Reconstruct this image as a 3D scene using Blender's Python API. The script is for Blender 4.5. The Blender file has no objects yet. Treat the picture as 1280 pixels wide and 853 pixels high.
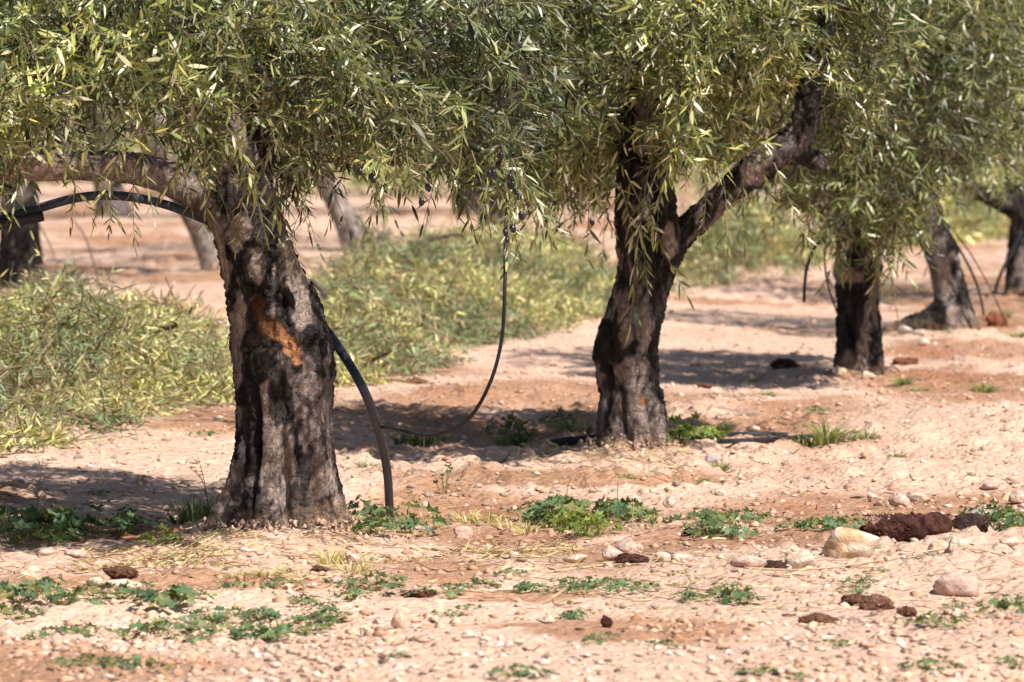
import bpy, math
import numpy as np
from mathutils import Vector, Matrix

# ------------------------------------------------------------------ camera, sky, sun, exposure
F, W, H = 6700.0, 1280.0, 853.0          # focal length in pixels of a 1280 px wide picture
HC, HOR = 1.55, 100.0                    # camera height (m), horizon row
TH = math.atan((H / 2 - HOR) / F)
sc = bpy.context.scene
col = sc.collection
cam_d = bpy.data.cameras.new("camera")
cam = bpy.data.objects.new("camera", cam_d)
col.objects.link(cam)
cam.location = (0, 0, HC)
cam.rotation_euler = (math.pi / 2 - TH, 0, 0)
cam_d.sensor_width = 36.0
cam_d.lens = F / W * 36.0
cam_d.clip_start, cam_d.clip_end = 0.5, 6000
cam_d.dof.use_dof = True
cam_d.dof.focus_distance = 19.0
cam_d.dof.aperture_fstop = 6.3
sc.camera = cam

SUN_EL, SUN_AZ = math.radians(52), math.radians(140)     # azimuth clockwise from +Y
world = bpy.data.worlds.new("World")
sc.world = world
world.use_nodes = True
wn = world.node_tree.nodes
sky = wn.new("ShaderNodeTexSky")
sky.sky_type = 'NISHITA'
sky.sun_disc = False
sky.sun_elevation = SUN_EL
sky.sun_rotation = SUN_AZ
wn["Background"].inputs["Strength"].default_value = 0.055
world.node_tree.links.new(sky.outputs[0], wn["Background"].inputs["Color"])
sun_d = bpy.data.lights.new("sun", 'SUN')
sun_d.energy = 5.0
sun_d.angle = math.radians(0.55)
sun_d.color = (1.0, 0.94, 0.86)
sun = bpy.data.objects.new("sun", sun_d)
col.objects.link(sun)
to_sun = Vector((math.sin(SUN_AZ) * math.cos(SUN_EL), math.cos(SUN_AZ) * math.cos(SUN_EL), math.sin(SUN_EL)))
sun.rotation_euler = to_sun.to_track_quat('Z', 'Y').to_euler()
sun.location = (10, -10, 30)
sc.view_settings.view_transform = 'Standard'
sc.view_settings.look = 'None'
sc.view_settings.gamma = 1
sc.view_settings.exposure = 0.62
sc.cycles.max_bounces = 6
sc.cycles.transparent_max_bounces = 4

# ------------------------------------------------------------------ helpers
rng = np.random.default_rng(11)
FW = np.array([0, math.cos(TH), -math.sin(TH)])
UP = np.array([0, math.sin(TH), math.cos(TH)])
RT = np.array([1.0, 0, 0])
CAM = np.array([0, 0, HC])


def ray(px, py):
    return FW + RT * (px - W / 2) / F + UP * (H / 2 - py) / F


def at(px, py, Y):
    d = ray(px, py)
    return CAM + d * (Y / d[1])


def project(p):
    q = np.asarray(p) - CAM
    z = q @ FW
    return W / 2 + F * (q @ RT) / z, H / 2 - F * (q @ UP) / z


def hash2(ix, iy, seed):
    h = (ix.astype(np.int64) * 374761393 + iy.astype(np.int64) * 668265263 + seed * 1442695041) & 0xFFFFFFFF
    h = ((h ^ (h >> 13)) * 1274126177) & 0xFFFFFFFF
    return ((h ^ (h >> 16)) & 0xFFFF) / 65535.0


def hash3(ix, iy, iz, seed):
    return hash2(ix + iz.astype(np.int64) * 7919, iy + iz.astype(np.int64) * 104729, seed)


def n2(x, y, seed=0):
    x, y = np.asarray(x, float), np.asarray(y, float)
    ix, iy = np.floor(x), np.floor(y)
    fx, fy = x - ix, y - iy
    fx, fy = fx * fx * (3 - 2 * fx), fy * fy * (3 - 2 * fy)
    a, b = hash2(ix, iy, seed), hash2(ix + 1, iy, seed)
    c, d = hash2(ix, iy + 1, seed), hash2(ix + 1, iy + 1, seed)
    return (a + (b - a) * fx) * (1 - fy) + (c + (d - c) * fx) * fy


def n3(p, seed=0):
    x, y, z = p[:, 0], p[:, 1], p[:, 2]
    ix, iy, iz = np.floor(x), np.floor(y), np.floor(z)
    f = [x - ix, y - iy, z - iz]
    fx, fy, fz = [t * t * (3 - 2 * t) for t in f]
    r = 0
    for dx in (0, 1):
        for dy in (0, 1):
            for dz in (0, 1):
                w = (fx if dx else 1 - fx) * (fy if dy else 1 - fy) * (fz if dz else 1 - fz)
                r = r + w * hash3(ix + dx, iy + dy, iz + dz, seed)
    return r


def sstep(a, b, x):
    t = np.clip((x - a) / (b - a), 0, 1)
    return t * t * (3 - 2 * t)


# the planting row: base pixel of every trunk of the row
BASES = [(350, 648), (797, 553), (1073, 467), (1193, 412), (1276, 368)]
BXY = []
for px, py in BASES:
    d = ray(px, py)
    BXY.append((d * (-HC / d[2]))[:2])
def undulate(x, y):
    return (n2(x * .45, y * .3, 1) - .5) * .10 + (n2(x * 1.3, y * .9, 2) - .5) * .05


MOUND = [(BXY[0], .10, .42), (BXY[1], .07, .5), (BXY[2], .06, .6), (BXY[3], .07, .7), (BXY[4], .05, .7)]


def gz(x, y, fine=True):
    """height of the soil"""
    x, y = np.asarray(x, float), np.asarray(y, float)
    z = undulate(x, y)
    for (c, h, r) in MOUND:
        d2 = (x - c[0]) ** 2 + (y - c[1]) ** 2 * .6
        z = z + h * np.exp(-d2 / (r * r)) - (h + float(undulate(c[0], c[1]))) * np.exp(-d2 / 2.2)
    # low earth ridge left by the plough between the row and the camera
    z = z + .035 * np.exp(-((y - 17.3 - .25 * x + .5 * (n2(x * 1.1, y * 0, 8) - .5)) / .45) ** 2)
    z = z - .05 * np.exp(-((y - 16.0 - .3 * x) / .7) ** 2)
    rough = .35 + .9 * sstep(.35, .7, n2(x * .6, y * .5, 3))
    if fine:
        c1 = np.abs(n2(x * 5, y * 4.2, 4) - .5) * 2
        c2 = n2(x * 13, y * 10, 5)
        c3 = n2(x * 29, y * 20, 6)
        z = z + rough * ((c1 - .5) * .020 + (sstep(.5, .85, c2)) * .022 + (c3 - .5) * .016)
    return z


def gpt(px, py, sink=0.0):
    """the point of the soil seen at a pixel"""
    d = ray(px, py)
    z = 0.0
    for _ in range(6):
        p = CAM + d * ((z - HC) / d[2])
        z = float(gz(p[0], p[1], False))
    p[2] = float(gz(p[0], p[1])) - sink
    return p


def mesh_np(name, verts, faces, cols=None, mat=None, smooth=False, extra=None):
    """faces: int array (n,3) or (n,4), or a list of such arrays"""
    me = bpy.data.meshes.new(name)
    if not isinstance(faces, list):
        faces = [faces]
    verts = np.ascontiguousarray(verts, dtype=np.float32).reshape(-1, 3)
    me.vertices.add(len(verts))
    me.vertices.foreach_set("co", verts.ravel())
    idx = np.concatenate([f.ravel() for f in faces]).astype(np.int32)
    tot = np.concatenate([np.full(len(f), f.shape[1], np.int32) for f in faces])
    st = np.concatenate([[0], np.cumsum(tot)[:-1]]).astype(np.int32)
    me.loops.add(len(idx))
    me.loops.foreach_set("vertex_index", idx)
    me.polygons.add(len(tot))
    me.polygons.foreach_set("loop_start", st)
    me.polygons.foreach_set("loop_total", tot)
    if smooth:
        me.polygons.foreach_set("use_smooth", np.ones(len(tot), bool))
    if cols is not None:
        set_col(me, cols)
    me.update(calc_edges=True)
    me.validate()
    if mat:
        me.materials.append(mat)
    return me


def set_col(me, cols, name="Col"):
    a = me.attributes.new(name, 'FLOAT_COLOR', 'POINT')
    c = np.ones((len(me.vertices), 4), np.float32)
    c[:, :3] = cols
    a.data.foreach_set("color", c.ravel())


def add(name, me, parent=None, loc=None):
    o = bpy.data.objects.new(name, me)
    col.objects.link(o)
    if parent is not None:
        o.parent = parent
    if loc is not None:
        o.location = loc
    return o


def tag(o, label, cat, group=None, kind=None):
    o["label"], o["category"] = label, cat
    if group:
        o["group"] = group
    if kind:
        o["kind"] = kind
    return o


def empty(name, loc):
    return add(name, None, None, [float(v) for v in loc])


def catmull(pts, n):
    pts = np.asarray(pts, float)
    k = len(pts)
    t = np.linspace(0, k - 1, n)
    i = np.clip(t.astype(int), 0, k - 2)
    u = (t - i)[:, None]
    p0, p1, p2, p3 = pts[np.maximum(i - 1, 0)], pts[i], pts[i + 1], pts[np.minimum(i + 2, k - 1)]
    return .5 * ((2 * p1) + (p2 - p0) * u + (2 * p0 - 5 * p1 + 4 * p2 - p3) * u ** 2 + (3 * p1 - p0 - 3 * p2 + p3) * u ** 3)


def tube(path, rad, nseg=10, n=24, lump=0.0, seed=0):
    """closed swept tube -> verts, [quads, tris]"""
    pr = catmull(np.column_stack([np.asarray(path, float), np.asarray(rad, float)]), n)
    P, R = pr[:, :3], np.maximum(pr[:, 3], 1e-4)
    T = np.gradient(P, axis=0)
    T /= np.linalg.norm(T, axis=1)[:, None] + 1e-9
    ref = np.array([0.31, 0.93, 0.2])
    A = np.cross(T, ref)
    A /= np.linalg.norm(A, axis=1)[:, None] + 1e-9
    B = np.cross(T, A)
    th = np.linspace(0, 2 * math.pi, nseg, endpoint=False)
    ring = A[:, None, :] * np.cos(th)[None, :, None] + B[:, None, :] * np.sin(th)[None, :, None]
    V = P[:, None, :] + ring * R[:, None, None]
    if lump:
        q = V.reshape(-1, 3)
        V = P[:, None, :] + ring * (R[:, None] * (1 + lump * (n3(q * 14, seed).reshape(n, nseg) - .5)))[:, :, None]
    V = V.reshape(-1, 3)
    i = np.arange(n - 1)[:, None] * nseg
    j = np.arange(nseg)[None, :]
    j2 = (j + 1) % nseg
    Q = np.stack([i + j, i + j2, i + nseg + j2, i + nseg + j], -1).reshape(-1, 4)
    c0, c1 = len(V), len(V) + 1
    V = np.vstack([V, P[:1], P[-1:]])
    jj = np.arange(nseg)
    j2 = (jj + 1) % nseg
    T0 = np.stack([np.full(nseg, c0), j2, jj], -1)
    o = (n - 1) * nseg
    T1 = np.stack([np.full(nseg, c1), o + jj, o + j2], -1)
    return V, [Q, np.vstack([T0, T1])]


def merge(parts):
    vs, qs, ts, o = [], [], [], 0
    for V, (Q, T) in parts:
        vs.append(V); qs.append(Q + o); ts.append(T + o)
        o += len(V)
    return np.vstack(vs), [np.vstack(qs), np.vstack(ts)]


# ------------------------------------------------------------------ materials
def new_mat(name):
    m = bpy.data.materials.new(name)
    m.use_nodes = True
    nt = m.node_tree
    return m, nt, nt.nodes["Principled BSDF"], nt.nodes["Material Output"]


def node(nt, t, **kw):
    n = nt.nodes.new(t)
    for k, v in kw.items():
        if k in n.inputs:
            n.inputs[k].default_value = v
        else:
            setattr(n, k, v)
    return n


def mat_attr(name, rough=.8, spec=.2, noise=12.0, amount=.5, bump=.3, bscale=40.0, bdist=.01, sheen=0, stretch=None):
    """colour from the mesh's own colour attribute, broken up by noise, with fine relief"""
    m, nt, b, out = new_mat(name)
    L = nt.links.new
    at_ = node(nt, "ShaderNodeAttribute", attribute_name="Col")
    tc = node(nt, "ShaderNodeTexCoord")
    src = tc.outputs["Object"]
    if stretch:
        mp = node(nt, "ShaderNodeMapping")
        mp.inputs["Scale"].default_value = stretch
        L(src, mp.inputs[0]); src = mp.outputs[0]
    nz = node(nt, "ShaderNodeTexNoise", Scale=noise, Detail=6.0, Roughness=.65)
    L(src, nz.inputs["Vector"])
    rm = node(nt, "ShaderNodeMapRange")
    rm.inputs["From Min"].default_value, rm.inputs["From Max"].default_value = .25, .75
    rm.inputs["To Min"].default_value, rm.inputs["To Max"].default_value = 1 - amount, 1 + amount
    L(nz.outputs["Fac"], rm.inputs["Value"])
    mx = node(nt, "ShaderNodeVectorMath", operation='MULTIPLY')
    L(at_.outputs["Color"], mx.inputs[0]); L(rm.outputs[0], mx.inputs[1])
    L(mx.outputs[0], b.inputs["Base Color"])
    b.inputs["Roughness"].default_value = rough
    b.inputs["Specular IOR Level"].default_value = spec
    if bump:
        n2_ = node(nt, "ShaderNodeTexNoise", Scale=bscale, Detail=5.0, Roughness=.7)
        L(src, n2_.inputs["Vector"])
        bp = node(nt, "ShaderNodeBump", Strength=bump, Distance=bdist)
        L(n2_.outputs["Fac"], bp.inputs["Height"])
        L(bp.outputs[0], b.inputs["Normal"])
    return m


def mat_leaf(name, trans=.17, rough=.36, spec=.6):
    m, nt, b, out = new_mat(name)
    L = nt.links.new
    at_ = node(nt, "ShaderNodeAttribute", attribute_name="Col")
    L(at_.outputs["Color"], b.inputs["Base Color"])
    b.inputs["Roughness"].default_value = rough
    b.inputs["Specular IOR Level"].default_value = spec
    tr = node(nt, "ShaderNodeBsdfTranslucent")
    mul = node(nt, "ShaderNodeVectorMath", operation='MULTIPLY')
    mul.inputs[1].default_value = (1.5, 1.55, .7)
    L(at_.outputs["Color"], mul.inputs[0]); L(mul.outputs[0], tr.inputs["Color"])
    mix = node(nt, "ShaderNodeMixShader")
    mix.inputs[0].default_value = trans
    L(b.outputs[0], mix.inputs[1]); L(tr.outputs[0], mix.inputs[2])
    L(mix.outputs[0], out.inputs["Surface"])
    return m


M_LEAF = mat_leaf("olive_leaf")
M_DRY = mat_leaf("cut_olive_leaf", .25, .55, .3)
M_WEED = mat_leaf("weed_leaf", .3, .5, .3)
M_BARK = mat_attr("bark", .9, .2, 34, .75, 1.0, 60, .03, stretch=(1, 1, .75))
nt = M_BARK.node_tree
bp_ = [n for n in nt.nodes if n.bl_idname == "ShaderNodeBump"][0]
vmap = [n for n in nt.nodes if n.bl_idname == "ShaderNodeMapping"][0]
vr = node(nt, "ShaderNodeTexVoronoi", Scale=46.0, feature='DISTANCE_TO_EDGE')
nt.links.new(vmap.outputs[0], vr.inputs["Vector"])
vc = node(nt, "ShaderNodeMapRange")
for k_, v_ in zip(("From Min", "From Max", "To Min", "To Max"), (.0, .22, 0, 1)):
    vc.inputs[k_].default_value = v_
nt.links.new(vr.outputs["Distance"], vc.inputs["Value"])
b2_ = node(nt, "ShaderNodeBump", Strength=.55, Distance=.012)
nt.links.new(vc.outputs[0], b2_.inputs["Height"])
nt.links.new(bp_.outputs[0], b2_.inputs["Normal"])
nt.links.new(b2_.outputs[0], nt.nodes["Principled BSDF"].inputs["Normal"])
M_STONE = mat_attr("limestone", .9, .15, 22, .35, .8, 40, .02)
M_CLOD = mat_attr("rotten_wood", .95, .1, 60, .6, 1.0, 90, .02)
M_SOILC = mat_attr("soil_crumb", .95, .1, 30, .3, .5, 80, .008)
M_STRAW = mat_attr("straw", .7, .25, 30, .25, 0)
M_PIPE = mat_attr("black_polyethylene", .58, .3, 30, .35, .12, 120, .002)
M_FRUIT = mat_attr("olive_skin", .3, .5, 60, .3, 0)

# ground
m, nt, b, out = new_mat("soil")
L = nt.links.new
ga = node(nt, "ShaderNodeAttribute", attribute_name="Col")
tc = node(nt, "ShaderNodeTexCoord")
na = node(nt, "ShaderNodeTexNoise", Scale=9.0, Detail=8.0, Roughness=.7)
nb = node(nt, "ShaderNodeTexNoise", Scale=45.0, Detail=4.0, Roughness=.7)
vo = node(nt, "ShaderNodeTexVoronoi", Scale=34.0)
for n_ in (na, nb, vo):
    L(tc.outputs["Object"], n_.inputs["Vector"])
r1 = node(nt, "ShaderNodeMapRange")
for k, v in zip(("From Min", "From Max", "To Min", "To Max"), (.25, .75, .72, 1.22)):
    r1.inputs[k].default_value = v
L(na.outputs["Fac"], r1.inputs["Value"])
r2 = node(nt, "ShaderNodeMapRange")
for k, v in zip(("From Min", "From Max", "To Min", "To Max"), (.3, .75, .8, 1.18)):
    r2.inputs[k].default_value = v
L(nb.outputs["Fac"], r2.inputs["Value"])
pm = node(nt, "ShaderNodeMath", operation='MULTIPLY')
L(r1.outputs[0], pm.inputs[0]); L(r2.outputs[0], pm.inputs[1])
vm = node(nt, "ShaderNodeVectorMath", operation='MULTIPLY')
L(ga.outputs["Color"], vm.inputs[0]); L(pm.outputs[0], vm.inputs[1])
L(vm.outputs[0], b.inputs["Base Color"])
b.inputs["Roughness"].default_value = .95
b.inputs["Specular IOR Level"].default_value = .1
sm = node(nt, "ShaderNodeMath", operation='SUBTRACT')
L(nb.outputs["Fac"], sm.inputs[0]); L(vo.outputs["Distance"], sm.inputs[1])
bp = node(nt, "ShaderNodeBump", Strength=.8, Distance=.02)
L(sm.outputs[0], bp.inputs["Height"]); L(bp.outputs[0], b.inputs["Normal"])
M_SOIL = m

PALE = np.array([.645, .44, .338])
BROWN = np.array([.39, .208, .122])
RED = np.array([.33, .15, .085])

# ------------------------------------------------------------------ ground
inv = np.linspace(1 / 12.6, 1 / 62.0, 610)
Ys = np.concatenate([[-60, -20, -4, 3, 8, 11, 12], 1 / inv, np.geomspace(64, 3000, 40)])
sl = np.linspace(-.145, .145, 350)
ext = np.geomspace(.16, 14, 22)
S = np.concatenate([-ext[::-1], sl, ext])
YY, SS = np.meshgrid(Ys, S, indexing="ij")
XX = SS * np.maximum(YY, 12)
ZZ = gz(XX, YY)
fade = sstep(120, 60, YY)
ZZ = ZZ * fade
nr, nc = YY.shape
i = np.arange(nr - 1)[:, None] * nc
j = np.arange(nc - 1)[None, :]
GQ = np.stack([i + j, i + j + 1, i + nc + j + 1, i + nc + j], -1).reshape(-1, 4)
gx, gy = XX.ravel(), YY.ravel()
GPX, GPY = project(np.stack([gx, gy, np.zeros_like(gx)], -1))


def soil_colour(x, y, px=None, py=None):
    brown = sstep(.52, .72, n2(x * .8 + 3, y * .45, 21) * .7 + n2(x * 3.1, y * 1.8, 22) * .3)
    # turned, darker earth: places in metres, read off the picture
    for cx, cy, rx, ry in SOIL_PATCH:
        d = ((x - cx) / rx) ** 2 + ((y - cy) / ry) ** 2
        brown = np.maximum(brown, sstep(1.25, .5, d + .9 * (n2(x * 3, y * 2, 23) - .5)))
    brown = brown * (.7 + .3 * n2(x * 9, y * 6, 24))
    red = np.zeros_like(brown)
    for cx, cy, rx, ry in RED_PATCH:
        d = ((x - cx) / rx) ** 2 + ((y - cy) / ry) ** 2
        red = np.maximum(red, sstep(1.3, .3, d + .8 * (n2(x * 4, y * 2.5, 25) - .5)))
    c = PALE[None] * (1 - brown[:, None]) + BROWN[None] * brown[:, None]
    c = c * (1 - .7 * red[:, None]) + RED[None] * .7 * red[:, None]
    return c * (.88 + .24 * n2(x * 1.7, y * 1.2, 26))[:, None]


def patch(px, py, wpx, hpx):
    a = gpt(px, py)
    y0, y1 = gpt(px, py + hpx / 2)[1], gpt(px, py - hpx / 2)[1]
    return a[0], a[1], wpx / 2 * a[1] / F, abs(y1 - y0) / 2


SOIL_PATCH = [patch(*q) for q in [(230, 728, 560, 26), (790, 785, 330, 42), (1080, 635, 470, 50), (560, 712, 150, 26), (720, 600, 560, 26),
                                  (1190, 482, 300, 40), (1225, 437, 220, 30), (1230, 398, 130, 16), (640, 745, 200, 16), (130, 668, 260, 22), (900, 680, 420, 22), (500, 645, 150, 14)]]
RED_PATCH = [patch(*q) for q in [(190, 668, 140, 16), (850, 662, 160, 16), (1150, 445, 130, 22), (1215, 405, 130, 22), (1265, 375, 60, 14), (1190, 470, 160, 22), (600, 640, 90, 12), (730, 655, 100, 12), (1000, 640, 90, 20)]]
near = gy < 130
gc = np.tile(PALE, (len(gx), 1))
gc[near] = soil_colour(gx[near], gy[near])
ground = add("ground", mesh_np("ground", np.stack([gx, gy, ZZ.ravel()], -1), GQ, gc, M_SOIL, True))
ground["kind"] = "structure"

# wooded slope closing the view behind the grove
hx = np.linspace(-700, 700, 90)
hy = np.linspace(380, 1100, 24)
HX, HY = np.meshgrid(hx, hy, indexing="ij")
HZ = sstep(380, 900, HY) * 130 * (.75 + .5 * n2(HX / 160, HY / 160, 31)) - 1 + 5 * n2(HX / 18, HY / 18, 32)
i = np.arange(89)[:, None] * 24
j = np.arange(23)[None, :]
HQ = np.stack([i + j, i + 24 + j, i + 24 + j + 1, i + j + 1], -1).reshape(-1, 4)
hc = np.array([.13, .145, .06])[None] * (.6 + .8 * n2(HX / 14, HY / 14, 33)).reshape(-1, 1)
hill = add("hill", mesh_np("hill", np.stack([HX, HY, HZ], -1).reshape(-1, 3), HQ, hc, M_SOILC, True))
hill["kind"] = "structure"

# ------------------------------------------------------------------ foliage
def nrm(v):
    return v / (np.linalg.norm(v, axis=-1, keepdims=True) + 1e-9)


LEAF_T = np.array([0, .3, .3, .68, .68, 1.0])
LEAF_W = np.array([0, .5, -.5, .42, -.42, 0])
LEAF_F = np.array([[0, 2, 1], [1, 2, 4], [1, 4, 3], [3, 4, 5]])
GREENS = np.array([[.200, .224, .066], [.100, .132, .040], [.295, .306, .108], [.034, .048, .017], [.56, .55, .38], [.36, .31, .08], [.14, .10, .05]])  # silver entry: pale undersides, doubling as painted highlights of lit leaves
GREEN_P = np.array([.26, .22, .19, .17, .12, .03, .01])
CUTS = np.array([[.41, .43, .20], [.29, .34, .15], [.53, .51, .31], [.20, .25, .115], [.57, .51, .32], [.12, .15, .07]])
CUT_P = np.array([.27, .24, .17, .15, .10, .07])


def sprigs(B, D, length, npair, leaf, r, palette, pal_p, droop, stem=.0019, stem_col=(.24, .205, .13), width=.155, tint=None, seg=4):
    """N leafy twigs: B base points, D directions -> verts, tris, colours"""
    N = len(B)
    ln = length * r.uniform(.6, 1.25, N)
    D = nrm(D)
    g = np.array([0, 0, -1.0])
    dr = droop * r.uniform(.3, 1.3, N)
    wob = r.normal(0, .25, (N, 3))

    def pos(t):
        return B[:, None, :] + ln[:, None, None] * (t[..., None] * D[:, None, :] + (t[..., None] ** 2) * .5 * (dr[:, None, None] * g + wob[:, None, :]))

    def tan(t):
        return nrm(D[:, None, :] + t[..., None] * (dr[:, None, None] * g + wob[:, None, :]))
    M = npair * 2 + 1
    k = np.arange(M) // 2
    t = np.tile(.1 + .9 * k / npair, (N, 1)) + r.uniform(-.02, .02, (N, M))
    P, T = pos(t), tan(t)
    A = nrm(np.cross(T, np.array([.2, .3, 1.0]) + r.normal(0, .15, (N, 1, 3))))
    Bn = np.cross(T, A)
    phi = r.uniform(0, 6.28, (N, 1)) + k[None] * 1.57 + (np.arange(M) % 2)[None] * math.pi + r.normal(0, .3, (N, M))
    ang = r.uniform(.6, 1.0, (N, M))
    ang[:, -1] = .1
    Ld = nrm(T * np.cos(ang)[..., None] + (A * np.cos(phi)[..., None] + Bn * np.sin(phi)[..., None]) * np.sin(ang)[..., None] + g * .18)
    up = np.array([0, 0, 1.0]) + r.normal(0, .5, (N, M, 3)) + r.normal(0, .5, (N, 1, 3))
    Wd = nrm(np.cross(Ld, up))
    Nn = np.cross(Wd, Ld)
    ll = leaf * r.uniform(.7, 1.3, (N, 1)) * r.uniform(.75, 1.12, (N, M)) * (1 - .35 * np.abs(t - .45))
    ww = ll * width * r.uniform(.8, 1.2, (N, M))
    bend = r.uniform(-.1, .28, (N, M)) * ll
    keep = r.random((N, M)) > .10
    V = (P[:, :, None, :] + Ld[:, :, None, :] * (ll[..., None] * LEAF_T)[..., None] + Wd[:, :, None, :] * (ww[..., None] * LEAF_W)[..., None]
         - Nn[:, :, None, :] * (bend[..., None] * LEAF_T ** 2)[..., None])
    ci = r.choice(len(palette), (N, M), p=pal_p)
    C = palette[ci] * r.uniform(.75, 1.25, (N, M, 1))
    if tint is not None:
        C = C * tint[:, None, :]
    V = V[keep].reshape(-1, 3)
    n = len(V) // 6
    Tr = (np.arange(n)[:, None, None] * 6 + LEAF_F[None]).reshape(-1, 3)
    Cv = np.repeat(C[keep], 6, axis=0)
    # stems
    ts = np.tile(np.linspace(-.02, 1, seg), (N, 1))
    SP, ST = pos(ts), tan(ts)
    SA = nrm(np.cross(ST, np.array([.37, .81, .3])))
    SB = np.cross(ST, SA)
    rad = stem * np.linspace(1.5, .5, seg)
    th = np.array([0, 2.094, 4.189])
    SV = SP[:, :, None, :] + (SA[:, :, None, :] * np.cos(th)[None, None, :, None] + SB[:, :, None, :] * np.sin(th)[None, None, :, None]) * rad[None, :, None, None]
    SV = SV.reshape(-1, 3)
    q = []
    for a in range(seg - 1):
        for b_ in range(3):
            c_ = (b_ + 1) % 3
            q += [[a * 3 + b_, a * 3 + c_, a * 3 + 3 + c_], [a * 3 + b_, a * 3 + 3 + c_, a * 3 + 3 + b_]]
    q = np.array(q)
    SF = (np.arange(N)[:, None, None] * (seg * 3) + q[None]).reshape(-1, 3) + len(V)
    SC = np.repeat(np.array([stem_col]) * r.uniform(.7, 1.4, (N, 1)), seg * 3, axis=0)
    return np.vstack([V, SV]), np.vstack([Tr, SF]), np.vstack([Cv, SC])


def hgt(py, Y):
    return at(640, py, Y)[2]


def crown_points(r, n, Yc, xc, ax, ay, ztop, prof, frac_low=.65, thr=.40, nf=2.9, pxs=None):
    """points of a crown: a lobed dome above a traced lower edge"""
    pp = np.array(prof, float)
    zv = hgt(-25, Yc)
    out = []
    got = [0, 0]
    want = [int(n * frac_low), n - int(n * frac_low)]
    for _ in range(60):
        m = n * 3
        x = xc + ax * r.uniform(-1, 1, m)
        y = Yc + ay * r.uniform(-1, 1, m)
        z = r.uniform(.7, ztop, m)
        px = W / 2 + x / Yc * F
        pb = np.interp(px, pp[:, 0], pp[:, 1])
        zb = HC + (HOR - pb) / F * Yc + .24 * (n2(x * 2.3 + 9, y * 2.3, 41) - .5) + .22 * (n2(x * 6 + 9, y * 6, 42) - .5)
        rr = np.sqrt(((x - xc) / ax) ** 2 + ((y - Yc) / ay) ** 2)
        zt = ztop * (.62 + .38 * np.sqrt(np.clip(1 - rr ** 2, 0, 1)))
        cl = n3(np.stack([x, y, z], -1) * nf, 43) * .7 + n3(np.stack([x, y, z], -1) * nf * 2.3, 44) * .3
        ok = (rr < 1) & (z > zb) & (z < zt) & (cl > thr)
        ok &= (rr + .25 * (z - zb) > .22) | (r.random(m) < .4)
        p = np.stack([x, y, z], -1)[ok]
        low = p[:, 2] < zv
        for k, sel in enumerate((low, ~low)):
            q = p[sel][:max(0, want[k] - got[k])]
            got[k] += len(q)
            out.append(q)
        if got[0] >= want[0] and got[1] >= want[1]:
            break
    return np.vstack(out)


def crown_mesh(name, r, P, centre, leaf, length=.26, npair=8, seg=4, base=None):
    out = nrm((P - centre) * np.array([1, 1, .25]))
    D = out * .6 + r.normal(0, .65, P.shape) + np.array([0, 0, .10])
    big = n3(P * 1.3, 51)
    tint = np.stack([.42 + 1.15 * big, .50 + 1.02 * big, .62 + .72 * big], -1) * (.45 + 1.1 * r.random((len(P), 1)) ** 1.4)  # clump tint puts part of the crown's shaded depth into leaf colour
    V, T, C = sprigs(P - D * length * .3, D, length, npair, leaf, r, GREENS, GREEN_P, .6, tint=tint, seg=seg)
    if base is not None:
        V = V - np.asarray(base)
    return mesh_np(name, V, T, C, M_LEAF)


# ------------------------------------------------------------------ trunks
def fused(parts, voxel):
    V, FQ = merge(parts)
    me = mesh_np("tmp_trunk", V, FQ)
    o = add("tmp_trunk", me)
    md = o.modifiers.new("r", 'REMESH')
    md.mode = 'VOXEL'
    md.voxel_size = voxel
    dg = bpy.context.evaluated_depsgraph_get()
    ev = o.evaluated_get(dg).to_mesh()
    n = len(ev.vertices)
    v = np.empty(n * 3, np.float32); ev.vertices.foreach_get("co", v)
    e = np.empty(len(ev.edges) * 2, np.int32); ev.edges.foreach_get("vertices", e)
    q = np.empty(len(ev.loops), np.int32); ev.loops.foreach_get("vertex_index", q)
    v = v.reshape(-1, 3).astype(float); e = e.reshape(-1, 2); q = q.reshape(-1, 4)
    o.evaluated_get(dg).to_mesh_clear()
    bpy.data.objects.remove(o)
    bpy.data.meshes.remove(me)
    deg = np.bincount(e.ravel(), minlength=n)[:, None] + 1e-6
    for _ in range(7):
        s = np.zeros_like(v)
        for k in range(3):
            s[:, k] = np.bincount(e[:, 0], v[e[:, 1], k], n) + np.bincount(e[:, 1], v[e[:, 0], k], n)
        v = v * .4 + .6 * s / deg
    a, b_, c_, d_ = v[q[:, 0]], v[q[:, 1]], v[q[:, 2]], v[q[:, 3]]
    fn = np.cross(c_ - a, d_ - b_)
    vn = np.zeros_like(v)
    for k in range(4):
        for ax in range(3):
            vn[:, ax] += np.bincount(q[:, k], fn[:, ax], n)
    return v, q, nrm(vn)


WOUND_SPLIT = (.60, .74)
BK = dict(dark=np.array([.027, .023, .022]), mid=np.array([.090, .075, .070]), grey=np.array([.225, .188, .178]),
          pale=np.array([.44, .335, .285]), wound=np.array([.50, .20, .065]), dust=np.array([.45, .30, .21]))


def blob(px, py, cx, cy, rx, ry, ang=0.0):
    a = math.radians(ang)
    dx, dy = px - cx, py - cy
    u, v = dx * math.cos(a) + dy * math.sin(a), -dx * math.sin(a) + dy * math.cos(a)
    return np.exp(-np.maximum((u / rx) ** 2 + (v / ry) ** 2, 0) ** 1.5)


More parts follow.
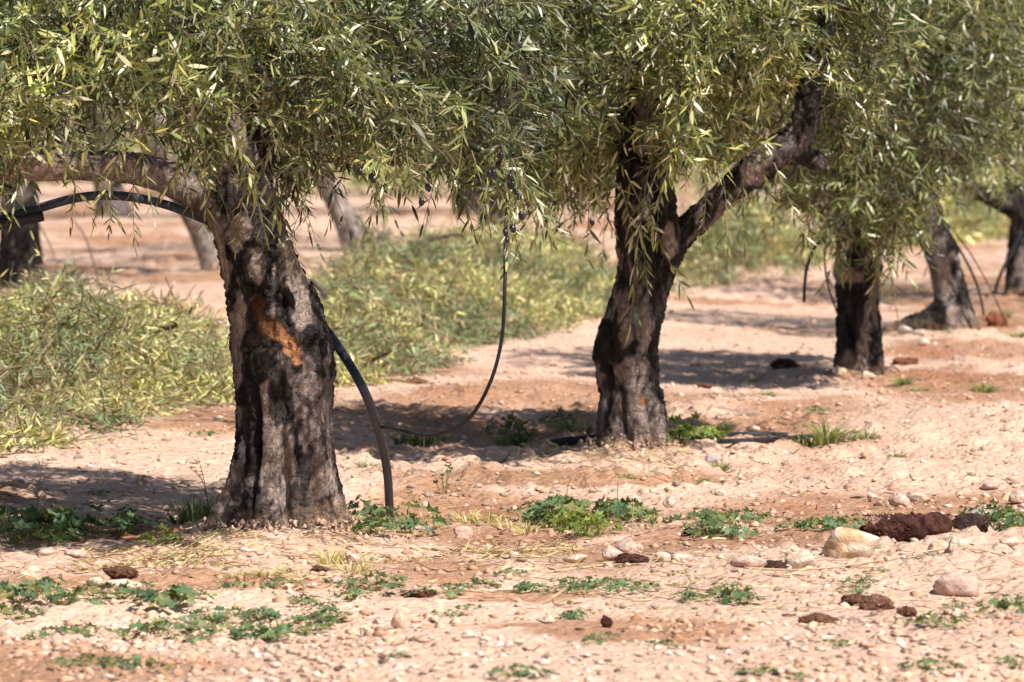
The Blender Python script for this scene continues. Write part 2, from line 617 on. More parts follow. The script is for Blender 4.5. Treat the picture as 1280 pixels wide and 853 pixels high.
def trunk_mesh(name, parts, voxel, base, scale_px, smooth_lit_spots=(), wound_spots=(), grooves=(), lumps=(), seed=0, dust_h=.12, limb_z=1.05, rough=1.0, darkness=.55, gain=1.0):
    v, q, vn = fused(parts, voxel)
    p = v.copy()
    px, py = project(p)
    front = sstep(.15, -.25, vn[:, 1])
    sp = np.zeros(len(v)); wd = np.zeros(len(v)); gr = np.zeros(len(v)); lu = np.zeros(len(v))
    wob = (16 * (n3(p * 9, seed + 3) - .5) + 12 * (n3(p * 28, seed + 17) - .5)) * scale_px
    for s in smooth_lit_spots:
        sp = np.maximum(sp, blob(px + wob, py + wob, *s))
    for s in wound_spots:
        wd = np.maximum(wd, blob(px + wob * .5, py - wob * .5, *s))
    for s in grooves:
        gr = np.maximum(gr, blob(px + wob * .3, py, *s))
    for s in lumps:
        lu = np.maximum(lu, blob(px, py, *s[:5]) * s[5])
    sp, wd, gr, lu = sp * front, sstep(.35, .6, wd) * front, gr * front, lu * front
    zrel = p[:, 2] - base[2]
    patchy = n3(p * np.array([7, 7, 2.4]), seed + 1) * .5 + n3(p * np.array([19, 19, 7]), seed + 2) * .3 + n3(p * np.array([55, 55, 20]), seed + 4) * .2
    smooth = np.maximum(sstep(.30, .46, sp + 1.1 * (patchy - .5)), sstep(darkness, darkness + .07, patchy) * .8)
    limb = sstep(limb_z - .05, limb_z + .25, zrel)
    limb = limb * sstep(265, 235, px) if seed == 100 else limb
    smooth = np.maximum(smooth, limb * sstep(.32, .44, patchy))
    # relief: plates of bark parted by narrow cracks, lumps, crumbs
    warp = 3 * (n3(p * 7, seed + 14) - .5)[:, None]
    f1 = np.abs(n3(p * np.array([24, 24, 6.5]) + warp, seed + 5) - .5) * 2
    f2 = np.abs(n3(p * np.array([52, 52, 22]) + warp, seed + 6) - .5) * 2
    f3 = n3(p * 120, seed + 7) - .5
    plate = sstep(.02, .30, f1) * .65 + sstep(.03, .4, f2) * .35
    lump = n3(p * np.array([9, 9, 3.6]), seed + 8) - .5
    big = n3(p * np.array([2.6, 2.6, 1.2]), seed + 9) - .5
    amp = (1 - .75 * smooth) * (1 - .6 * wd) * (1 - .6 * limb) * rough
    h = .03 * big + .026 * lump * (1 - .5 * limb) + amp * (.020 * (plate - .6) + .007 * (n3(p * np.array([70, 70, 34]), seed + 15) - .5) + .011 * f3) - .045 * gr - .008 * wd + lu
    v = v + vn * h[:, None]
    # colour
    grain = n3(p * np.array([40, 40, 11]), seed + 16)
    c = BK["dark"] + (BK["mid"] - BK["dark"]) * (sstep(.35, .95, grain) * .9 + .35 * sstep(.5, .8, patchy))[:, None]
    tone = n3(p * np.array([5, 5, 2]), seed + 11)
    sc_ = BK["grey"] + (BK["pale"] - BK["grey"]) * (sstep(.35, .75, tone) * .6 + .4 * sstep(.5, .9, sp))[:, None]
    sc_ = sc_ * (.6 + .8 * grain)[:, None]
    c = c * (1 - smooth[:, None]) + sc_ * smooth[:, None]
    wg = n3(p * np.array([30, 30, 9]), seed + 12)
    wtop = sstep(WOUND_SPLIT[0], WOUND_SPLIT[1], zrel)[:, None]
    wcol = (np.array([[.49, .225, .11]]) * (1 - wtop) + np.array([[.13, .055, .03]]) * wtop) * (.45 + 1.0 * wg)[:, None]
    c = c * (1 - wd[:, None]) + wcol * wd[:, None]
    d = sstep(dust_h, .0, zrel + .16 * (n3(p * 11, seed + 13) - .5)) * .65
    c = c * (1 - d[:, None]) + BK["dust"] * d[:, None]
    return mesh_np(name, v - np.asarray(base), q, np.minimum(c * gain, .6), M_BARK, True)


def prof_path(prof, Y, dy=None):
    P, R = [], []
    for k, (l, r_, py) in enumerate(prof):
        yy = Y + (dy[k] if dy else 0)
        P.append(at((l + r_) / 2, py, yy)); R.append((r_ - l) / 2 * yy / F)
    return P, R


def px_path(pts, Y):
    """(px, py, radius px, depth offset m)"""
    P = [at(a, b_, Y + d) for a, b_, r_, d in pts]
    R = [r_ * (Y + d) / F for a, b_, r_, d in pts]
    return P, R


Y1, Y2, Y3, Y4, Y5 = [float(b_[1]) for b_ in BXY]
TREES = []


def olive_tree(Y, base_px, label, group="olive trees of the planting row"):
    b_ = gpt(*base_px)
    b_[1] = Y
    t = tag(empty("olive_tree", b_), label, "tree", group)
    TREES.append((t, b_))
    return t, b_


# --- tree with the wound and the pipe
t1, b1 = olive_tree(Y1, BASES[0], "olive tree with raw orange bark wound and thick black pipe arching behind its trunk")
parts = [tube(*prof_path([(252, 454, 690), (261, 444, 665), (269, 436, 648), (278, 431, 625), (288, 425, 600), (294, 419, 550), (297, 415, 500), (291, 411, 450), (286, 399, 400), (277, 375, 350),
                          (268, 355, 300), (257, 346, 268), (248, 336, 240), (252, 328, 200), (262, 322, 150), (268, 316, 100), (274, 312, 20), (286, 312, -90)], Y1), 40, 90),
         tube(*px_path([(318, 300, 26, .0), (266, 250, 31, .0), (205, 220, 25, -.05), (150, 208, 22, -.1), (95, 207, 20, -.15), (35, 205, 19, -.15), (-70, 180, 20, -.1), (-220, 120, 16, 0)], Y1), 20, 50),
         tube(*px_path([(312, 262, 20, .05), (326, 190, 14, .0), (329, 110, 13, -.1), (335, 20, 12, -.2), (350, -100, 10, -.3)], Y1), 14, 30),
         tube(*px_path([(300, 190, 22, .1), (350, 90, 15, .3), (440, -20, 12, .5), (560, -110, 8, .7)], Y1), 14, 30),
         tube(*px_path([(290, 150, 22, .1), (240, 60, 15, .4), (150, -40, 12, .7), (60, -120, 8, .9)], Y1), 14, 30),
         tube(*px_path([(318, 560, 24, -.06), (300, 610, 21, -.08), (284, 640, 19, -.10), (268, 668, 15, -.12)], Y1), 16, 20),
         tube(*px_path([(395, 560, 24, .0), (408, 615, 20, -.03), (424, 650, 15, -.05), (440, 675, 10, -.06)], Y1), 16, 20)]
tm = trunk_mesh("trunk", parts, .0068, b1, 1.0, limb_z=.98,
                smooth_lit_spots=[(150, 208, 110, 30, 0), (215, 222, 45, 30, 20), (40, 205, 80, 30, 0), (350, 590, 17, 62, 4), (281, 610, 16, 50, 0), (366, 330, 20, 52, -12), (296, 440, 10, 95, 3), (375, 390, 13, 22, 0), (318, 330, 9, 22, 0),  # pale bark; the low strip and root spot have dappled sun painted in
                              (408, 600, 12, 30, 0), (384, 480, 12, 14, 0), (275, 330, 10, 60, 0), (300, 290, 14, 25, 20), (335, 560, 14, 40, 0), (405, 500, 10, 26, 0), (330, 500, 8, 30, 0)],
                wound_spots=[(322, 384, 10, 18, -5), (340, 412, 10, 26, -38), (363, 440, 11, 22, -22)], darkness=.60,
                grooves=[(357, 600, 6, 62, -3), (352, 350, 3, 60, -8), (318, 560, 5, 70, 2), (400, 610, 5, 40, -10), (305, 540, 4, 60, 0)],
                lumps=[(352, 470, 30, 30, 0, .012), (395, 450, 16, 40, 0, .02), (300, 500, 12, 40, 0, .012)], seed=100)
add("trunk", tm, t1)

# --- second tree
t2, b2 = olive_tree(Y2, BASES[1], "olive tree forking low into a long limb rising towards a cut stub")
parts = [tube(*prof_path([(738, 858, 585), (746, 848, 565), (752, 841, 550), (752, 833, 525), (754, 826, 500), (749, 824, 470), (747, 822, 440), (751, 825, 415), (759, 830, 390), (767, 838, 360), (770, 848, 330),
                          (768, 842, 300), (768, 832, 260), (770, 828, 220), (776, 822, 160), (780, 816, 90), (788, 812, 0), (795, 810, -90)], Y2), 36, 70),
         tube(*px_path([(812, 345, 28, 0), (848, 300, 22, .0), (885, 262, 20, -.05), (930, 222, 18, -.1), (975, 188, 18, -.15), (1004, 165, 17, -.15), (1013, 120, 14, -.15), (1026, 60, 12, -.15), (1040, 0, 11, -.1), (1060, -90, 9, 0)], Y2), 18, 50),
         tube(*px_path([(970, 190, 17, -.1), (1000, 194, 13, -.12), (1020, 202, 11, -.14), (1032, 209, 7, -.15)], Y2), 14, 16),
         tube(*px_path([(836, 330, 14, -.1), (838, 280, 11, -.12), (834, 220, 10, -.15), (826, 120, 9, -.2), (830, 10, 8, -.2)], Y2), 12, 30),
         tube(*px_path([(800, 200, 20, .1), (740, 100, 14, .4), (660, 0, 10, .6), (600, -80, 8, .8)], Y2), 12, 30),
         tube(*px_path([(775, 500, 22, -.03), (766, 545, 17, -.05), (756, 575, 12, -.07)], Y2), 14, 16),
         tube(*px_path([(812, 490, 20, -.03), (824, 540, 16, -.05), (838, 572, 10, -.06)], Y2), 14, 16)]
tm = trunk_mesh("trunk", parts, .0085, b2, .8, limb_z=2.4, darkness=.58,
                smooth_lit_spots=[(806, 415, 11, 36, 8), (796, 470, 22, 26, 0), (800, 520, 34, 40, 0), (826, 530, 14, 34, 0), (783, 412, 10, 20, 20), (770, 520, 5, 30, 0), (836, 300, 10, 26, 0)],  # pale bark; dappled sun on the lower stem is painted in as well
                wound_spots=[(805, 502, 5, 8, 0)],
                grooves=[(818, 540, 4, 30, -8), (779, 520, 4, 45, -4), (762, 470, 5, 40, 4), (786, 555, 4, 20, 0)],
                lumps=[(758, 440, 14, 26, 0, .03), (800, 455, 20, 16, 0, .015)], seed=200)
add("trunk", tm, t2)

# --- third tree
t3, b3 = olive_tree(Y3, BASES[2], "upright olive tree with swollen graft collar and leaves hanging over its stem")
parts = [tube(*prof_path([(1030, 1116, 495), (1037, 1110, 478), (1041, 1105, 462), (1044, 1101, 430), (1046, 1098, 390), (1046, 1098, 360), (1044, 1100, 335), (1046, 1099, 318), (1050, 1096, 300), (1050, 1094, 260),
                          (1050, 1092, 210), (1054, 1090, 150), (1060, 1084, 60), (1064, 1080, -40)], Y3), 32, 60),
         tube(*px_path([(1070, 250, 22, 0), (1110, 170, 14, -.1), (1160, 80, 11, -.2), (1200, -20, 8, -.2)], Y3), 12, 24),
         tube(*px_path([(1068, 240, 20, 0), (1040, 150, 13, .2), (1010, 40, 10, .4), (980, -60, 8, .5)], Y3), 12, 24)]
tm = trunk_mesh("trunk", parts, .011, b3, .6, smooth_lit_spots=[(1082, 420, 8, 40, 5), (1070, 450, 16, 14, 0), (1060, 345, 20, 12, 0), (1074, 440, 7, 20, 0)],
                grooves=[(1064, 430, 4, 25, -10)], lumps=[(1072, 335, 34, 10, 0, .02)], seed=300, dust_h=.08, darkness=.6)
add("trunk", tm, t3)

# --- fourth, leaning
t4, b4 = olive_tree(Y4, BASES[3], "olive tree whose trunk leans over beside two thin hanging hoses")
parts = [tube(*prof_path([(1155, 1236, 432), (1162, 1226, 418), (1166, 1219, 405), (1168, 1213, 385), (1165, 1208, 360), (1160, 1202, 335), (1153, 1195, 310), (1149, 1188, 290), (1146, 1180, 265), (1144, 1174, 240),
                          (1142, 1172, 210), (1138, 1166, 150), (1140, 1160, 60), (1145, 1160, -30)], Y4), 30, 56),
         tube(*px_path([(1160, 235, 14, 0), (1200, 170, 11, .1), (1240, 90, 9, .2), (1260, 0, 7, .2)], Y4), 12, 24),
         tube(*px_path([(1182, 388, 18, -.05), (1155, 402, 14, -.1), (1128, 410, 10, -.15), (1100, 418, 5, -.2)], Y4), 12, 20),
         tube(*px_path([(1196, 370, 14, .05), (1205, 395, 14, .0), (1222, 415, 9, -.1)], Y4), 12, 14)]
tm = trunk_mesh("trunk", parts, .013, b4, .5, smooth_lit_spots=[(1180, 350, 14, 30, -10), (1195, 395, 14, 18, 0)], grooves=[(1190, 330, 3, 30, -12)], seed=400, dust_h=.08)
add("trunk", tm, t4)

# --- fifth, at the end of the row in view
t5, b5 = olive_tree(Y5, BASES[4], "olive tree past the leaning one with mossy trunk and black hose bent at its foot")
parts = [tube(*prof_path([(1242, 1312, 385), (1250, 1304, 372), (1254, 1298, 360), (1258, 1296, 330), (1262, 1298, 300), (1262, 1296, 270), (1258, 1292, 240), (1256, 1288, 200), (1256, 1284, 140), (1262, 1280, 40)], Y5), 26, 44),
         tube(*px_path([(1275, 262, 15, 0), (1245, 250, 10, -.1), (1215, 235, 8, -.2), (1190, 200, 7, -.3), (1170, 120, 6, -.3)], Y5), 12, 24)]
tm = trunk_mesh("trunk", parts, .015, b5, .45, smooth_lit_spots=[(1280, 330, 10, 26, 0)], seed=500, dust_h=.08)
add("trunk", tm, t5)

# ------------------------------------------------------------------ crowns
def clear_view(P, lines, Yc, r, keep=.16):
    """thin the leaves that would hang right before a limb"""
    if not lines:
        return P
    px, py = project(P)
    hit = np.zeros(len(P), bool)
    for w, pts in lines:
        for (ax_, ay_), (bx_, by_) in zip(pts[:-1], pts[1:]):
            dx, dy = bx_ - ax_, by_ - ay_
            t = np.clip(((px - ax_) * dx + (py - ay_) * dy) / (dx * dx + dy * dy), 0, 1)
            hit |= np.hypot(px - ax_ - t * dx, py - ay_ - t * dy) < w
    hit &= P[:, 1] < Yc + .05
    return P[~hit | (r.random(len(P)) < keep)]


def crown(t, b_, seed, n, xc_px, x0, x1, Y, ay, ztop, prof, leaf=.074, length=.26, frac=.65, thr=.49, npair=9, y_off=0.0, over=None, lines=()):
    r = np.random.default_rng(seed)
    xc = (xc_px - W / 2) / F * Y
    ax = (x1 - x0) / 2 * Y / F
    xm = ((x0 + x1) / 2 - W / 2) / F * Y
    P = crown_points(r, n, Y, xm, ax, ay, ztop, prof, frac, thr)
    P = clear_view(P, lines, Y, r)
    if over:
        u0, u1, m_ = over
        q = crown_points(r, m_, Y, ((u0 + u1) / 2 - W / 2) / F * Y, (u1 - u0) / 2 * Y / F, ay, ztop, [(u0, -30), (u1, -30)], 0.0, thr)
        P = np.vstack([P, q])
    me = crown_mesh("crown", r, P, np.array([xm, Y + y_off, 1.7]), leaf, length, npair, base=b_)
    o = add("crown", me, t)
    o["kind"] = "stuff"
    return o


crown(t1, b1, 1, 3650, 300, -420, 690, Y1, 1.55, 3.3,
      [(-420, 250), (-60, 235), (0, 215), (60, 185), (150, 170), (230, 165), (270, 190), (330, 215), (390, 205), (440, 175), (520, 190), (600, 205), (650, 180), (690, 140)], frac=.84, lines=[(40, [(60, 220), (150, 220), (240, 235)]), (30, [(290, 300), (290, 225)]), (18, [(322, 220), (329, 60)]), (30, [(290, 215), (290, 130)])])
crown(t2, b2, 2, 3150, 820, 560, 1130, Y2, 1.5, 3.3,
      [(560, 120), (620, 190), (660, 235), (720, 250), (760, 240), (800, 240), (850, 215), (880, 185), (930, 160), (980, 120), (1010, 60), (1040, 120), (1060, 180), (1130, 120)], frac=.84, over=(850, 1330, 260), lines=[(62, [(860, 290), (930, 222), (1005, 168)]), (50, [(1005, 168), (1040, 10)]), (38, [(800, 300), (798, 130)])])
crown(t3, b3, 3, 2500, 1075, 930, 1290, Y3, 1.5, 3.4,
      [(930, 170), (980, 235), (1010, 255), (1040, 265), (1075, 290), (1110, 300), (1140, 262), (1180, 205), (1230, 200), (1290, 160)], frac=.80)
crown(t4, b4, 4, 1000, 1175, 1060, 1330, Y4, 1.5, 3.4, [(1060, 190), (1110, 215), (1140, 215), (1180, 190), (1220, 235), (1270, 215), (1330, 200)], frac=.6)
crown(t5, b5, 5, 1000, 1275, 1120, 1470, Y5, 1.6, 3.4, [(1120, 170), (1170, 215), (1220, 230), (1260, 205), (1300, 235), (1400, 240), (1470, 200)], frac=.6)

# ------------------------------------------------------------------ single sprays hanging below the crowns
SPRAY = []
for k in range(8):
    r = np.random.default_rng(700 + k)
    V, T, C = sprigs(np.zeros((1, 3)), np.array([[r.uniform(-.25, .25), r.uniform(-.25, .25), -1.0]]), .34, 8 + k % 3, .074, r, GREENS[[0, 2, 4, 1]], np.array([.35, .3, .2, .15]), .4, stem=.002, stem_col=(.24, .21, .12), seg=7)
    SPRAY.append(mesh_np("hanging_spray", V, T, C, M_LEAF))


def sprays(t, b_, Y, lst, seed):
    r = np.random.default_rng(seed)
    for k, (px, y0, y1) in enumerate(lst):
        dy = -r.uniform(.3, 1.1)
        p = at(px, y0, Y + dy)
        o = add("hanging_spray", SPRAY[int(r.integers(8))], t, p - b_)
        s = (y1 - y0) / F * (Y + dy) / .34
        sx = min(1.15, max(.8, s))
        o.scale = (sx, sx, s)
        o.rotation_euler = (r.uniform(-.3, .3), r.uniform(-.45, .45), r.uniform(0, 6.28))


sprays(t1, b1, Y1, [(112, 205, 300), (168, 215, 312), (140, 220, 290), (95, 190, 285), (275, 150, 262), (292, 160, 290), (308, 190, 300), (325, 200, 325), (402, 200, 305), (365, 210, 290), (345, 230, 300), (445, 165, 262),
                    (528, 165, 262), (505, 160, 255), (28, 190, 285), (8, 200, 300), (610, 215, 320), (640, 200, 330), (648, 215, 310), (590, 190, 265), (470, 170, 240), (255, 120, 215), (60, 160, 250), (452, 170, 235), (466, 180, 245), (532, 175, 265), (545, 180, 250), (622, 160, 235), (636, 190, 270), (646, 200, 290), (632, 230, 330), (640, 240, 325), (626, 240, 330), (655, 205, 285), (580, 150, 240), (565, 160, 250), (490, 150, 235)], 1)
sprays(t2, b2, Y2, [(690, 200, 275), (735, 215, 298), (720, 190, 270), (782, 215, 350), (812, 210, 350), (798, 260, 345), (830, 190, 300), (902, 210, 305), (930, 215, 312), (968, 205, 300), (950, 190, 285), (885, 215, 290), (1000, 210, 290), (665, 200, 285), (686, 180, 260), (694, 190, 280), (742, 200, 300), (760, 200, 280), (840, 210, 300), (775, 230, 340), (705, 180, 285)], 2)
sprays(t3, b3, Y3, [(1012, 230, 318), (1030, 250, 335), (1060, 235, 352), (1078, 260, 360), (1092, 270, 382), (1104, 285, 380), (1122, 250, 350), (1045, 220, 310), (1140, 240, 315), (1085, 230, 330), (990, 220, 300), (1110, 230, 345), (1160, 220, 300), (1068, 280, 370), (1055, 260, 345), (1098, 300, 385), (1082, 290, 375), (1020, 240, 325), (1130, 230, 330)], 3)

# ripe olives
r = np.random.default_rng(5)
u = np.linspace(0, math.pi, 7)
V, FQ = tube([(0, 0, -.0135 * math.cos(a)) for a in u], [max(.0005, .0095 * math.sin(a)) for a in u], 10, 11)
nf_ = len(V)
V, FQ = merge([(V, FQ), tube([(0, 0, .012), (.002, 0, .03), (.008, .002, .055)], [.0008, .0008, .0008], 5, 6)])
cc = np.tile(np.array([.012, .010, .016]), (len(V), 1))
cc[nf_:] = (.16, .17, .07)
OLIVE = mesh_np("olive", V, FQ, cc, M_FRUIT, True)
for (t, b_, Y, lst) in ((t1, b1, Y1, [(617, 217), (623, 206), (626, 195), (640, 232), (645, 240), (649, 246), (652, 270), (634, 300), (632, 291), (641, 286), (638, 222), (450, 215), (463, 220), (472, 217), (467, 224), (535, 235), (527, 253), (492, 98), (626, 130), (630, 124), (612, 218)]),
                        (t2, b2, Y2, [(690, 220), (683, 235), (693, 255), (691, 262), (740, 278), (686, 214), (705, 110), (760, 95), (770, 60)])):
    for px, py in lst:
        p = at(px, py, Y - r.uniform(.8, 1.2))
        o = add("olive", OLIVE, t, p - b_)
        o.rotation_euler = (r.uniform(-.5, .5), r.uniform(-.5, .5), 0)
        s = r.uniform(.95, 1.25)
        o.scale = (s, s, s)

# ------------------------------------------------------------------ trees of the rows behind
FAR = []
for k in range(3):
    r = np.random.default_rng(800 + k)
    lean = (-.48, .25, .0)[k]
    pts = [tube([(0, 0, -.2), (0, 0, .0), (lean * .3, 0, .35), (lean * .8, 0, .8), (lean * 1.1, .05, 1.25), (lean, .1, 2.0)], np.array([.26, .2, .145, .13, .12, .07]) * (.72, .9, 1.0)[k], 22, 30),
           tube([(lean * .9, 0, .95), (lean + .35, .1, 1.4), (lean + .8, .2, 2.0)], [.09, .07, .04], 12, 16),
           tube([(lean * .9, 0, .95), (lean - .35, -.1, 1.4), (lean - .8, -.1, 2.1)], [.09, .07, .04], 12, 16)]
    tr = trunk_mesh("trunk", pts, .02, (0, 0, 0), .5, seed=810 + 10 * k, dust_h=.1, darkness=(.1, .4, .6)[k], gain=(1.7, 1.1, 1.0)[k])
    x = np.concatenate([r.uniform(-2.1, 2.1, 26000)]); y = r.uniform(-2, 2, 26000); z = r.uniform(.75, 3.5, 26000)
    rr = np.sqrt((x / 2.1) ** 2 + (y / 2) ** 2)
    cl = n3(np.stack([x + k * 9, y, z], -1) * 1.7, 61) * .7 + n3(np.stack([x + k * 9, y, z], -1) * 4, 62) * .3
    ok = (rr < 1) & (z < 3.5 * (.6 + .4 * np.sqrt(np.clip(1 - rr ** 2, 0, 1)))) & (z > 1.12 + .5 * (n2(x * 1.8 + 5 * k, y * 1.8, 63) - .5)) & (cl > .42) & ((rr > .45) | (z > 1.8))
    P = np.stack([x, y, z], -1)[ok][:820]
    FAR.append((tr, crown_mesh("crown", r, P, np.array([0, 0, 1.8]), .105, .38, 7, seg=3)))


def far_tree(x, y, k, rz, s, label, group):
    z = float(gz(x, y)) * (1 if y < 60 else .5)
    t = tag(empty("olive_tree", (x, y, z)), label, "tree", group)
    t.rotation_euler = (0, 0, rz)
    t.scale = (s, s, s)
    add("trunk", FAR[k][0], t)
    c = add("crown", FAR[k][1], t)
    c["kind"] = "stuff"


def base_xy(px, py):
    p = gpt(px, py)
    return p[0], p[1]


x, y = base_xy(25, 360)
far_tree(x, y, 2, .3, 1.0, "olive tree with rough dark trunk standing behind the brush heap under the pipe arch", "olive trees of the second row")
x, y = base_xy(270, 338)
far_tree(x, y, 0, .15, .95, "slim pale olive tree leaning past the wounded trunk beyond the brush", "olive trees of the second row")
x, y = base_xy(446, 314)
far_tree(x, y, 0, .1, 1.05, "pale leaning olive tree with a thin stick propped at its foot", "olive trees of the second row")
x, y = base_xy(618, 306)
far_tree(x, y, 2, 2.0, .9, "olive tree standing behind the hanging drip tube", "olive trees of the second row")
r = np.random.default_rng(77)
FL = "olive tree in the distant rows beyond the brush heaps"
for y0 in (62, 70, 79, 89, 101, 116, 134):
    half = .105 * y0 + 3.5
    xs = np.arange(-half, half + .1, 4.3) + r.uniform(-1.5, 1.5)
    for x in xs:
        if y0 < 66 and -3.5 < x < 4.5 and r.random() < .5:
            continue
        far_tree(float(x + r.uniform(-.6, .6)), y0 + r.uniform(-2, 2), int(r.integers(3)), r.uniform(0, 6.28), r.uniform(.9, 1.25), FL, "olive trees of the distant rows")

# ------------------------------------------------------------------ heaps of cut branches
def brush(name, label, poly, n, hmax, seed, leaf, length, nbranch, tint0=1.0):
    """poly: ground outline in pixels"""
    r = np.random.default_rng(seed)
    pg = np.array([gpt(*q)[:2] for q in poly])
    lo, hi = pg.min(0), pg.max(0)

    def inside(x, y):
        c = np.zeros(len(x), bool)
        dmin = np.full(len(x), 9.0)
        for a, b_ in zip(pg, np.roll(pg, -1, 0)):
            cond = ((a[1] > y) != (b_[1] > y)) & (x < (b_[0] - a[0]) * (y - a[1]) / (b_[1] - a[1] + 1e-9) + a[0])
            c ^= cond
            ab = b_ - a
            tt = np.clip(((x - a[0]) * ab[0] + (y - a[1]) * ab[1]) / (ab @ ab), 0, 1)
            dmin = np.minimum(dmin, np.hypot(x - a[0] - tt * ab[0], y - a[1] - tt * ab[1]))
        return c, dmin
    xs, ys, hs = [], [], []
    while sum(map(len, xs)) < n:
        x, y = r.uniform(lo[0], hi[0], n * 2), r.uniform(lo[1], hi[1], n * 2)
        c, d = inside(x, y)
        h = hmax * sstep(0, .55, d) * (.10 + .7 * n2(x * 1.1, y * .8, seed) + .8 * n2(x * 2.6, y * 1.9, seed + 5)) + .04
        keep = c & (r.random(len(x)) < .15 + .85 * sstep(.36, .52, n2(x * 1.9, y * 1.4, seed + 1)))
        xs.append(x[keep]); ys.append(y[keep]); hs.append(h[keep])
    x, y, h = [np.concatenate(q)[:n] for q in (xs, ys, hs)]
    z = gz(x, y, False) + h * np.sqrt(r.random(n)) * .95
    P = np.stack([x, y, z], -1)
    D = r.normal(0, 1, (n, 3)) * np.array([1, .8, .6]) + np.array([0, -.1, .3])
    tn = n3(P * np.array([1.6, 1.0, 2]), seed + 2) * .7 + n3(P * np.array([4, 3, 4]), seed + 3) * .3
    tint = (np.array([[.62, .74, .78]]) * (1 - sstep(.36, .5, tn))[:, None] + np.array([[1.42, 1.32, 1.15]]) * sstep(.36, .5, tn)[:, None]) * tint0
    tint = tint * (.55 + .75 * r.random((n, 1)))
    tint[r.random(n) < .07] *= np.array([.62, .42, .36])
    V, T, C = sprigs(P - nrm(D) * length * .45, D, length, 8, leaf, r, CUTS, CUT_P, .5, stem=.003, stem_col=(.30, .23, .15), tint=tint, seg=3)
    base = np.array([x.mean(), y.mean(), float(gz(x.mean(), y.mean()))])
    t = tag(empty(name, base), label, "brush pile", "heaps of cut olive branches")
    o = add("foliage", mesh_np("foliage", V - base, T, C, M_DRY), t)
    o["kind"] = "stuff"
    # dry grass and straw tangled in the heap
    m_ = n // 14
    k_ = r.integers(0, n, m_)
    Q = np.stack([x[k_], y[k_], gz(x[k_], y[k_], False) + h[k_] * .4 * r.random(m_)], -1)
    V, T, C = sprigs(Q, r.normal(0, .55, (m_, 3)) * np.array([1, 1, .3]) + np.array([0, 0, .9]), .14, 3, .17, r, np.array([[.60, .52, .27], [.46, .44, .18], [.36, .38, .15], [.66, .60, .38]]), np.array([.3, .3, .2, .2]), .9, stem=.002, stem_col=(.5, .42, .24), width=.04, seg=3)
    o = add("straw", mesh_np("straw", V - base, T, C, M_DRY), t)
    o["kind"] = "stuff"
    for k in range(nbranch):
        i_ = int(r.integers(n))
        p = np.array([x[i_], y[i_], z[i_]]) - base
        a = r.uniform(0, 6.28)
        ln = r.uniform(.2, .5)
        d = np.array([math.cos(a), math.sin(a) * .8, r.uniform(-.1, .3)]) * ln
        q1, q2 = p + d * .5 + r.normal(0, .05, 3), p + d + r.normal(0, .05, 3)
        V, FQ = tube([p, q1, q2], [.016, .012, .006], 8, 10, .4, k)
        add("branch", mesh_np("branch", V, FQ, np.tile(np.array([.17, .125, .095]), (len(V), 1)), M_BARK, True), t)
    return t, base


bp1, bb1 = brush("brush_pile", "heap of pale cut olive branches with a bare stick poking out before the dark trunk", [(-190, 560), (-60, 575), (60, 562), (110, 552), (190, 520), (296, 505), (330, 470), (300, 440), (180, 428), (120, 425), (40, 440), (-60, 445), (-220, 465)], 3000, .40, 901, .066, .36, 5)
V, FQ = tube([gpt(50, 520) + np.array([0, 0, .18]) - bb1, gpt(80, 512) + np.array([0, 0, .24]) - bb1, gpt(112, 505) + np.array([0, 0, .30]) - bb1], [.016, .015, .013], 10, 10, .3)
add("branch", mesh_np("branch", V, FQ, np.tile(np.array([.26, .19, .15]), (len(V), 1)), M_BARK, True), bp1)
brush("brush_pile", "broad heap of wilted cut olive branches between the wounded and the forked tree", [(340, 480), (420, 488), (520, 472), (560, 455), (590, 442), (640, 425), (700, 412), (765, 398), (800, 375), (780, 358), (640, 360), (480, 366), (385, 372), (350, 410)], 3200, .42, 902, .072, .38, 7)
brush("brush_pile", "low band of cut olive branches behind the forked tree's limb", [(760, 396), (860, 362), (940, 352), (1015, 340), (1035, 322), (980, 312), (860, 318), (770, 340)], 1100, .46, 903, .085, .42, 2)
brush("brush_pile", "far heap of cut branches showing beside the leaning trunk", [(1030, 315), (1130, 310), (1265, 303), (1330, 296), (1330, 285), (1200, 284), (1040, 296)], 900, .95, 904, .11, .5, 0)

# green undergrowth beneath the distant rows
r = np.random.default_rng(905)
n = 2600
y = 1 / r.uniform(1 / 120, 1 / 71, n)
x = r.uniform(-.16, .16, n) * y
ok = n2(x * .35, y * .25, 906) > .36
P = np.stack([x, y, np.zeros(n)], -1)[ok]
n = len(P)
V, T, C = sprigs(P, r.normal(0, .5, (n, 3)) * np.array([1, 1, .2]) + np.array([0, 0, .9]), .55, 3, .30, r, np.array([[.22, .27, .09], [.30, .33, .12], [.36, .36, .16]]), np.array([.4, .35, .25]), .5, stem=.006, stem_col=(.3, .3, .14), width=.14, seg=3)
o = add("undergrowth", mesh_np("undergrowth", V, T, C, M_DRY))
tag(o, "hazy green undergrowth below the distant olive rows", "undergrowth", None, "stuff")

# ------------------------------------------------------------------ irrigation
def hose(name, pts, rad, colr, label=None, cat=None, group=None, parent=None, off=None, n=60, seg=12):
    V, FQ = tube(pts, [rad] * len(pts), seg, n)
    if off is not None:
        V = V - off
    o = add(name, mesh_np(name, V, FQ, np.tile(np.array(colr), (len(V), 1)), M_PIPE, True), parent)
    if label:
        tag(o, label, cat, group)
    return o


def on_soil(pts, lift):
    P = catmull(np.array([gpt(*q) for q in pts]), 16)
    P[:, 2] = gz(P[:, 0], P[:, 1], False) + lift
    return P


